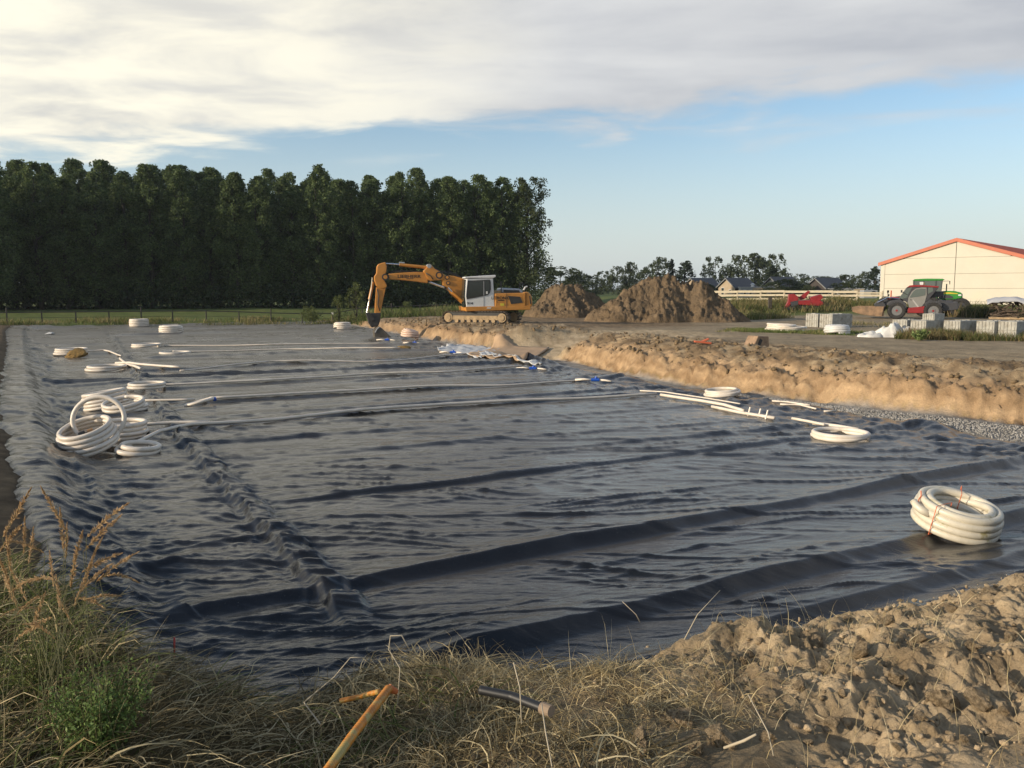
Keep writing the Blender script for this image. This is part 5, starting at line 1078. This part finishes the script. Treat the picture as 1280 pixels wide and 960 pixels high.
# red mower and grey post
SM_=68/FPX
def q8(Xz,Yz): return ((Xz/4.923+850-1005)*SM_,(392.5-(320+Yz/4.923))*SM_)
p=PD(1005,392.5,76); mw=empty('mower',(p.x,p.y,gzz(p.x,p.y)),'red folded mowing implement standing in front of the wooden fence','farm implement',None,math.radians(-15)); mw.scale=(1,1,.85)
def m8(nm,pts,y0,y1,m,bev=.02): return MB().prism([q8(a,b) for a,b in pts],y0,y1).build(nm,m,mw,bevel=bev)
m8('frame',[(560,340),(600,352),(840,352),(850,362),(600,368),(560,366)],-.9,.9,DG); m8('front_hood',[(625,352),(650,300),(655,238),(690,236),(720,262),(716,300),(670,318),(650,352)],-1.0,.2,RD,.04)
m8('deck_cover',[(700,290),(850,283),(878,300),(880,322),(850,332),(700,322)],-1.0,1.0,RD,.07); m8('side_panel',[(665,300),(715,288),(718,322),(675,338)],-1.02,-.98,DG,.0); m8('raised_arm',[(725,262),(780,212),(796,218),(760,278),(730,285)],-.5,-.1,RD,.03); m8('rear_cover',[(795,262),(862,240),(878,262),(860,290),(800,290)],-.9,.8,RD,.05)
m8('skirt',[(640,330),(860,330),(856,352),(640,356)],-.98,.98,BLK,.01); m8('drawbar',[(560,350),(572,336),(640,340),(640,356),(565,366)],-.12,.12,DG)
for k in range(6): MB().cyl((*[q8(660+k*36,354)[0]],-1.0,q8(0,354)[1]),(q8(660+k*36,354)[0],-.8,q8(0,354)[1]),.22,.22,12).build('cutter_disc',DG,mw)
m8('white_sticker',[(683,308),(693,302),(697,322),(687,328)],-1.012,-1.0,WHT,0)
p=PD(962,392,74); po=MB().box((0,0,.62),(.30,.22,1.3)).box((0,0,1.29),(.26,.2,.06)).build('dark_post',mat('dark_wood',(.06,.05,.04),.9,noise=(5,.4)),bevel=.03); po.location=(p.x,p.y,gzz(p.x,p.y)); tag(po,'dark upright post left of the red mower','post')
# wrapped pile by the wall
p=PD(1258,398,62); wp=empty('covered_pile',(p.x,p.y,gzz(p.x,p.y)),'pile of scrap and branches under a grey plastic cover by the warehouse','covered pile',None,math.radians(-27)); r=random.Random(4)
s=MB()
for i in range(90):
    a=Vector((r.uniform(-1.0,1.0),r.uniform(-.7,.5),r.uniform(.1,1.3))); d=Vector((r.gauss(0,1),r.gauss(0,.5),r.gauss(0,.25))).normalized()*r.uniform(.2,.5); s.tube([a-d,a+d],r.uniform(.02,.06),5)
s.build('scrap_wood',mat('scrap_brown',(.09,.065,.045),.9,noise=(4,.6)),wp)
cvr=mat('grey_film',(.36,.37,.40),.35)
def sheetgrid(fn,nx,ny,nm,m,par):
    V=[];F=[]
    for j in range(ny):
        for i in range(nx): V.append(fn(i/(nx-1),j/(ny-1)))
    F=[(j*nx+i,j*nx+i+1,(j+1)*nx+i+1,(j+1)*nx+i) for j in range(ny-1) for i in range(nx-1)]
    o=npmesh(nm,V,F,m,True,par); sd=o.modifiers.new('t','SOLIDIFY'); sd.thickness=.015; return o
def cf(s_,t_):
    x=-1.35+2.7*s_; w=float(pn(np.array([s_*5.]),np.array([t_*4.]),5)[0]); return (x,-.95+1.7*t_,1.62+.10*w-.25*abs(s_-.5)**2*4-.3*max(0,.12-t_)/.12)
sheetgrid(cf,26,18,'top_cover',cvr,wp); sheetgrid(lambda s_,t_: (1.15+.25*t_+.06*math.sin(s_*19),-.95+1.7*s_,1.45-1.4*t_),24,10,'side_cover',cvr,wp)
MB().box((0,0,.08),(2.3,1.5,.14)).build('pallet',MUD,wp)
p=PD(1113,385,80); o=MB().box((0,0,.8),(.09,.09,1.6)).build('orange_stake',ORNG); o.location=(p.x,p.y,.5); tag(o,'thin orange stake against the warehouse wall','stake')
p=PD(1109,385,79); o=MB().tube([(0,0,0),(.03,0,.9),(-.02,0,1.5)],.04,6).box((0,0,1.5),(.16,.1,.22)).box((.06,0,1.15),(.14,.1,.2)).build('standpipe',DK); o.location=(p.x,p.y,.5); tag(o,'dark standpipe left of the orange stake','standpipe')
# ================================================================ warehouse
A0=PD(1100,362,88); G=Vector((.866,-.5,0)); Rg=Vector((.5,.866,0)); 
wh=empty('warehouse',(A0.x,A0.y,0),'cream panelled warehouse with red roof at the right edge','warehouse',None,math.radians(-42))   # local x along the gable, local y along the ridge
CRM=mat('cream_panel',(.56,.52,.43),.7,noise=(.5,.05),dirt=((.60,.53,.41),.35,.5,.8)); RTR=mat('red_trim',(.46,.12,.055),.55,noise=(1,.1)); RRF=mat('red_roofing',(.26,.07,.05),.75,noise=(2,.2)); GAP=mat('joint_grey',(.20,.18,.14),.9)
Wg,EV,AP,LN=14.2,4.75,6.95,44
roofz=lambda x: EV+(AP-EV)*(1-abs(x-Wg/2)/(Wg/2))
MB().prism([(.06,0),(Wg-.06,0),(Wg-.06,EV-.1),(Wg/2,AP-.1),(.06,EV-.1)],.05,LN).build('wall_core',GAP,wh)
zs=[0,1.0,2.3,3.75,5.35,7.2]
for x0,x1 in ((.42,Wg/2-.03),(Wg/2+.03,Wg-.42)):
    for a,b in zip(zs[:-1],zs[1:]):
        a_=a+.012;b_=b-.012; n=24; up=[(x0+(x1-x0)*i/n,min(b_,roofz(x0+(x1-x0)*i/n)-.02)) for i in range(n+1)]; up=[q for q in up if q[1]>a_+.02]
        if len(up)<2: continue
        pl=[(up[0][0],a_),(up[-1][0],a_)]+up[::-1]; MB().prism(pl,-.02,.045).build('wall_panel',CRM,wh)
MB().prism([(0,0),(.40,0),(.40,EV+.1),(0,EV)],-.05,.045).prism([(Wg-.4,0),(Wg,0),(Wg,EV),(Wg-.4,EV+.1)],-.05,.045).build('corner_pilaster',CRM,wh,bevel=.01)
th2=.32
MB().prism([(-.25,EV-.12),(Wg/2,AP-.05),(Wg/2,AP+th2-.02),(-.25,EV+th2-.1)],-.22,-.05).prism([(Wg/2,AP-.05),(Wg+.25,EV-.12),(Wg+.25,EV+th2-.1),(Wg/2,AP+th2-.02)],-.22,-.05).build('verge_trim',RTR,wh)
rf=MB().prism([(-.25,EV+.0),(Wg/2,AP+.05),(Wg/2,AP+th2-.06),(-.25,EV+th2-.12)],-.045,LN).prism([(Wg/2,AP+.05),(Wg+.25,EV+.0),(Wg+.25,EV+th2-.12),(Wg/2,AP+th2-.06)],-.045,LN).build('roof',RRF,wh)
sl_=MB()
for sgn in (0,1):
    for k in range(int(LN/.6)):
        y=.2+k*.6; xa=Wg/2; xb=-.25 if sgn==0 else Wg+.25; sl_.tube([(xa,y,AP+th2-.05),(xb,y,EV+th2-.11)],.035,5)
o=sl_.build('roof_ribs',RRF,rf)
for k in range(15):
    y=1.4+k*2.8
    for x in (-.02,Wg-.03): MB().box((x+.03,y,EV/2),(.10,2.7,EV-.1)).build('side_panel',CRM,wh)
# ================================================================ wooden fence
FC=mat('pale_timber',(.62,.53,.38),.8,noise=(1.5,.15)); 
f0=PD(893,366,86); f1=PD(1103,366,81.5); fe=empty('wooden_fence',(f0.x,f0.y,0),'long pale wooden fence of horizontal boards behind the reedy grass','fence')
nseg=7; dv=(f1-f0)/nseg; an=math.atan2(dv.y,dv.x); fz=lambda k: gzz((f0+dv*k).x,(f0+dv*k).y)
for k in range(nseg+1):
    c=dv*k; MB().box((0,0,.66),(.13,.12,1.36)).build('fence_post',FC,fe).location=(c.x,c.y,.72)
    if k==nseg: break
    for z,h in ((1.23,.22),(.86,.20),(.48,.2)):
        if k==6 and z>1: z-=.12; h=.13
        if k==6 and z<.6: continue
        o=MB().box((0,0,0),(dv.length-.02,.05,h)).build('board',FC,fe); o.location=(c.x+dv.x/2,c.y+dv.y/2-.09,.75+z+.012*((k*37)%5-2)); o.rotation_euler=(0,.004*((k*13)%5-2),an)
# pasture fence behind the pit
FW=mat('weathered_post',(.05,.045,.04),.9); r0=PD(-130,400,60.5); r1=PD(216,400,67.5); r2=PD(560,400,75)
pf=empty('pasture_fence',(r0.x,r0.y,0),'low dark post and rail fence running behind the far side of the pit','fence')
pp=[r0.lerp(r1,i/8) for i in range(8)]+[r1.lerp(r2,i/9) for i in range(10)]
zp=[gzz(q.x,q.y) for q in pp]
for i,q in enumerate(pp):
    hh=.92+(.28 if i%4==3 else 0); MB().cyl((0,0,-.1),(0,0,hh),.055,.05,7).build('post',FW,pf).location=(q.x-r0.x,q.y-r0.y,zp[i])
    if i<len(pp)-1:
        a=Vector((q.x-r0.x,q.y-r0.y,zp[i]+.86)); b=Vector((pp[i+1].x-r0.x,pp[i+1].y-r0.y,zp[i+1]+.86)); MB().tube([a,b],.045,6).build('rail',FW,pf)
        MB().tube([a-Vector((0,0,.42)),b-Vector((0,0,.42))],.012,4).build('wire',FW,pf)
q=pp[13]; MB().box((0,-.06,.86),(.14,.03,.2)).build('white_tag',WHT,pf).location=(q.x-r0.x,q.y-r0.y,zp[13])
# ================================================================ distant chalets
SL=mat('slate_roof',(.045,.047,.055),.6,noise=(2,.2)); TIM=mat('dark_timber',(.045,.035,.03),.8,noise=(3,.3)); PLS=mat('tan_render',(.36,.28,.19),.8,noise=(1,.1)); WF=mat('white_frame',(.6,.6,.58),.5); GYW=mat('grey_wall',(.26,.27,.27),.8,noise=(1,.1))
def chalet(px,D,W_,L_,ev,ap,wall,gab,lab,zb=.6,wins=((.3,.9,.5,.9),)):
    p=PD(px,362,D); e=empty('chalet',(p.x,p.y,zb),lab,'house','chalets behind the fence',math.radians(-58)); e.scale=(.86,.86,.86)
    # local x across the gable (x grows toward the camera side), y along the ridge
    MB().prism([(0,0),(W_,0),(W_,ev),(W_/2,ap),(0,ev)],0,L_).build('wall',wall,e); MB().prism([(.05,0),(W_-.05,0),(W_-.05,ev),(W_/2,ap-.1),(.05,ev)],-.06,-.005).build('gable_wall',gab,e)
    o=.45; s=(ap-ev)/(W_/2)
    for a,b in ((-o,W_/2),(W_+o,W_/2)): MB().prism([(a,ev-o*s+.05),(b,ap+.05),(b,ap+.27),(a,ev-o*s+.27)],-.55,L_+.4).build('roof_slope',SL,e)
    for a,b in ((-o,W_/2),(W_+o,W_/2)): MB().prism([(a,ev-o*s-.02),(b,ap-.02),(b,ap+.12),(a,ev-o*s+.12)],-.60,-.56).build('barge_board',GYW,e)
    for (x,z,w,h) in wins:
        f=MB().prism([(x*W_-w/2,z),(x*W_+w/2,z),(x*W_+w/2,z+h),(x*W_-w/2,z+h)],-.12,-.062).build('window',WF,e); MB().prism([(x*W_-w/2+.08,z+.08),(x*W_+w/2-.08,z+.08),(x*W_+w/2-.08,z+h-.08),(x*W_-w/2+.08,z+h-.08)],-.14,-.121).build('pane',GL,f)
    for y in (L_*.3,L_*.7): f=MB().box((W_+.04,y,1.5),(.07,1.1,1.1)).build('window',WF,e); MB().box((W_+.085,y,1.5),(.03,.9,.9)).build('pane',GL,f)
    return e
chalet(855,172,5.2,6.4,2.5,4.35,TIM,PLS,'leftmost dark-roofed chalet rising behind the right heap',wins=((.5,2.2,.8,.8),))
chalet(898,168,5.2,6.6,2.4,4.3,TIM,PLS,'second chalet with a sunlit tan gable',wins=((.28,.5,.9,1.8),(.72,.9,.7,1.0)))
chalet(953,160,5,6.5,2.5,4.4,TIM,GYW,'chalet mostly hidden behind the dark hedge, pale barge board showing',wins=((.5,2.4,.6,.6),))
chalet(1007,166,5.6,7.4,2.2,4.3,TIM,TIM,'dark timber house with white windows, standing alone right of the hedge',wins=((.25,.7,.8,.9),(.62,.5,2.3,1.2)))
def shed(px,D,W_,L_,h,wall,end,lab,zb=.6,wins=0):
    p=PD(px,362,D); e=empty('shed',(p.x,p.y,zb),lab,'shed',None,math.radians(-8)); MB().box((W_/2,L_/2,h/2),(W_,L_,h)).build('wall',wall,e); MB().box((W_-.9,-.04,h/2),(1.8,.06,h-.05)).build('painted_lit_wall',end,e); MB().box((W_/2,L_/2,h+.06),(W_+.2,L_+.2,.14)).build('roof',GRY,e)  # sunlit part of the front put in as a tan panel
    for k in range(wins): f=MB().box((.7+k*1.0,-.03,h*.55),(.5,.06,.9)).build('window',WF,e); MB().box((.7+k*1.0,-.07,h*.55),(.38,.03,.75)).build('pane',GL,f)
    return e
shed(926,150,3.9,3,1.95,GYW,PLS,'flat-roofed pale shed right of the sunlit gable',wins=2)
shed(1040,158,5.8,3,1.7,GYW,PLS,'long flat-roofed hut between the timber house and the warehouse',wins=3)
p=PD(1086,362,140); e=empty('tank',(p.x,p.y,.7),'grey box-shaped tank with a round dark opening near the warehouse','tank'); MB().box((0,0,.7),(2.4,1.6,1.4)).build('body',GRY,e,bevel=.1); MB().cyl((.5,-.82,.75),(.5,-.78,.75),.5,.5,16).build('opening',BLK,e)
p=PD(941,352,152); o=MB().cyl((0,0,0),(0,0,.5),.35,.25,10).cyl((0,0,.5),(0,0,.75),.5,.1,10).build('roof_vent',WF); o.location=(p.x,p.y,2.6); o.name='roof_cowl'; tag(o,'small white cowl standing on the flat-roofed pale shed','cowl')
# ================================================================ thin evening haze
hm=bpy.data.materials.new('haze_air'); hm.use_nodes=True; nt=hm.node_tree; nt.nodes.clear()
pv=N('ShaderNodeVolumePrincipled'); pv.inputs['Color'].default_value=(.80,.90,1.0,1); pv.inputs['Density'].default_value=.00016; pv.inputs['Anisotropy'].default_value=.2
ho=N('ShaderNodeOutputMaterial'); L(pv.outputs[0],ho.inputs['Volume'])
hb=MB(); hb.box((0,0,0),(11000,11000,34)); hz_=hb.build('haze',hm); hz_.location=(0,0,13.5); tag(hz_,'thin evening haze filling the air over the whole site','haze',kind='stuff')
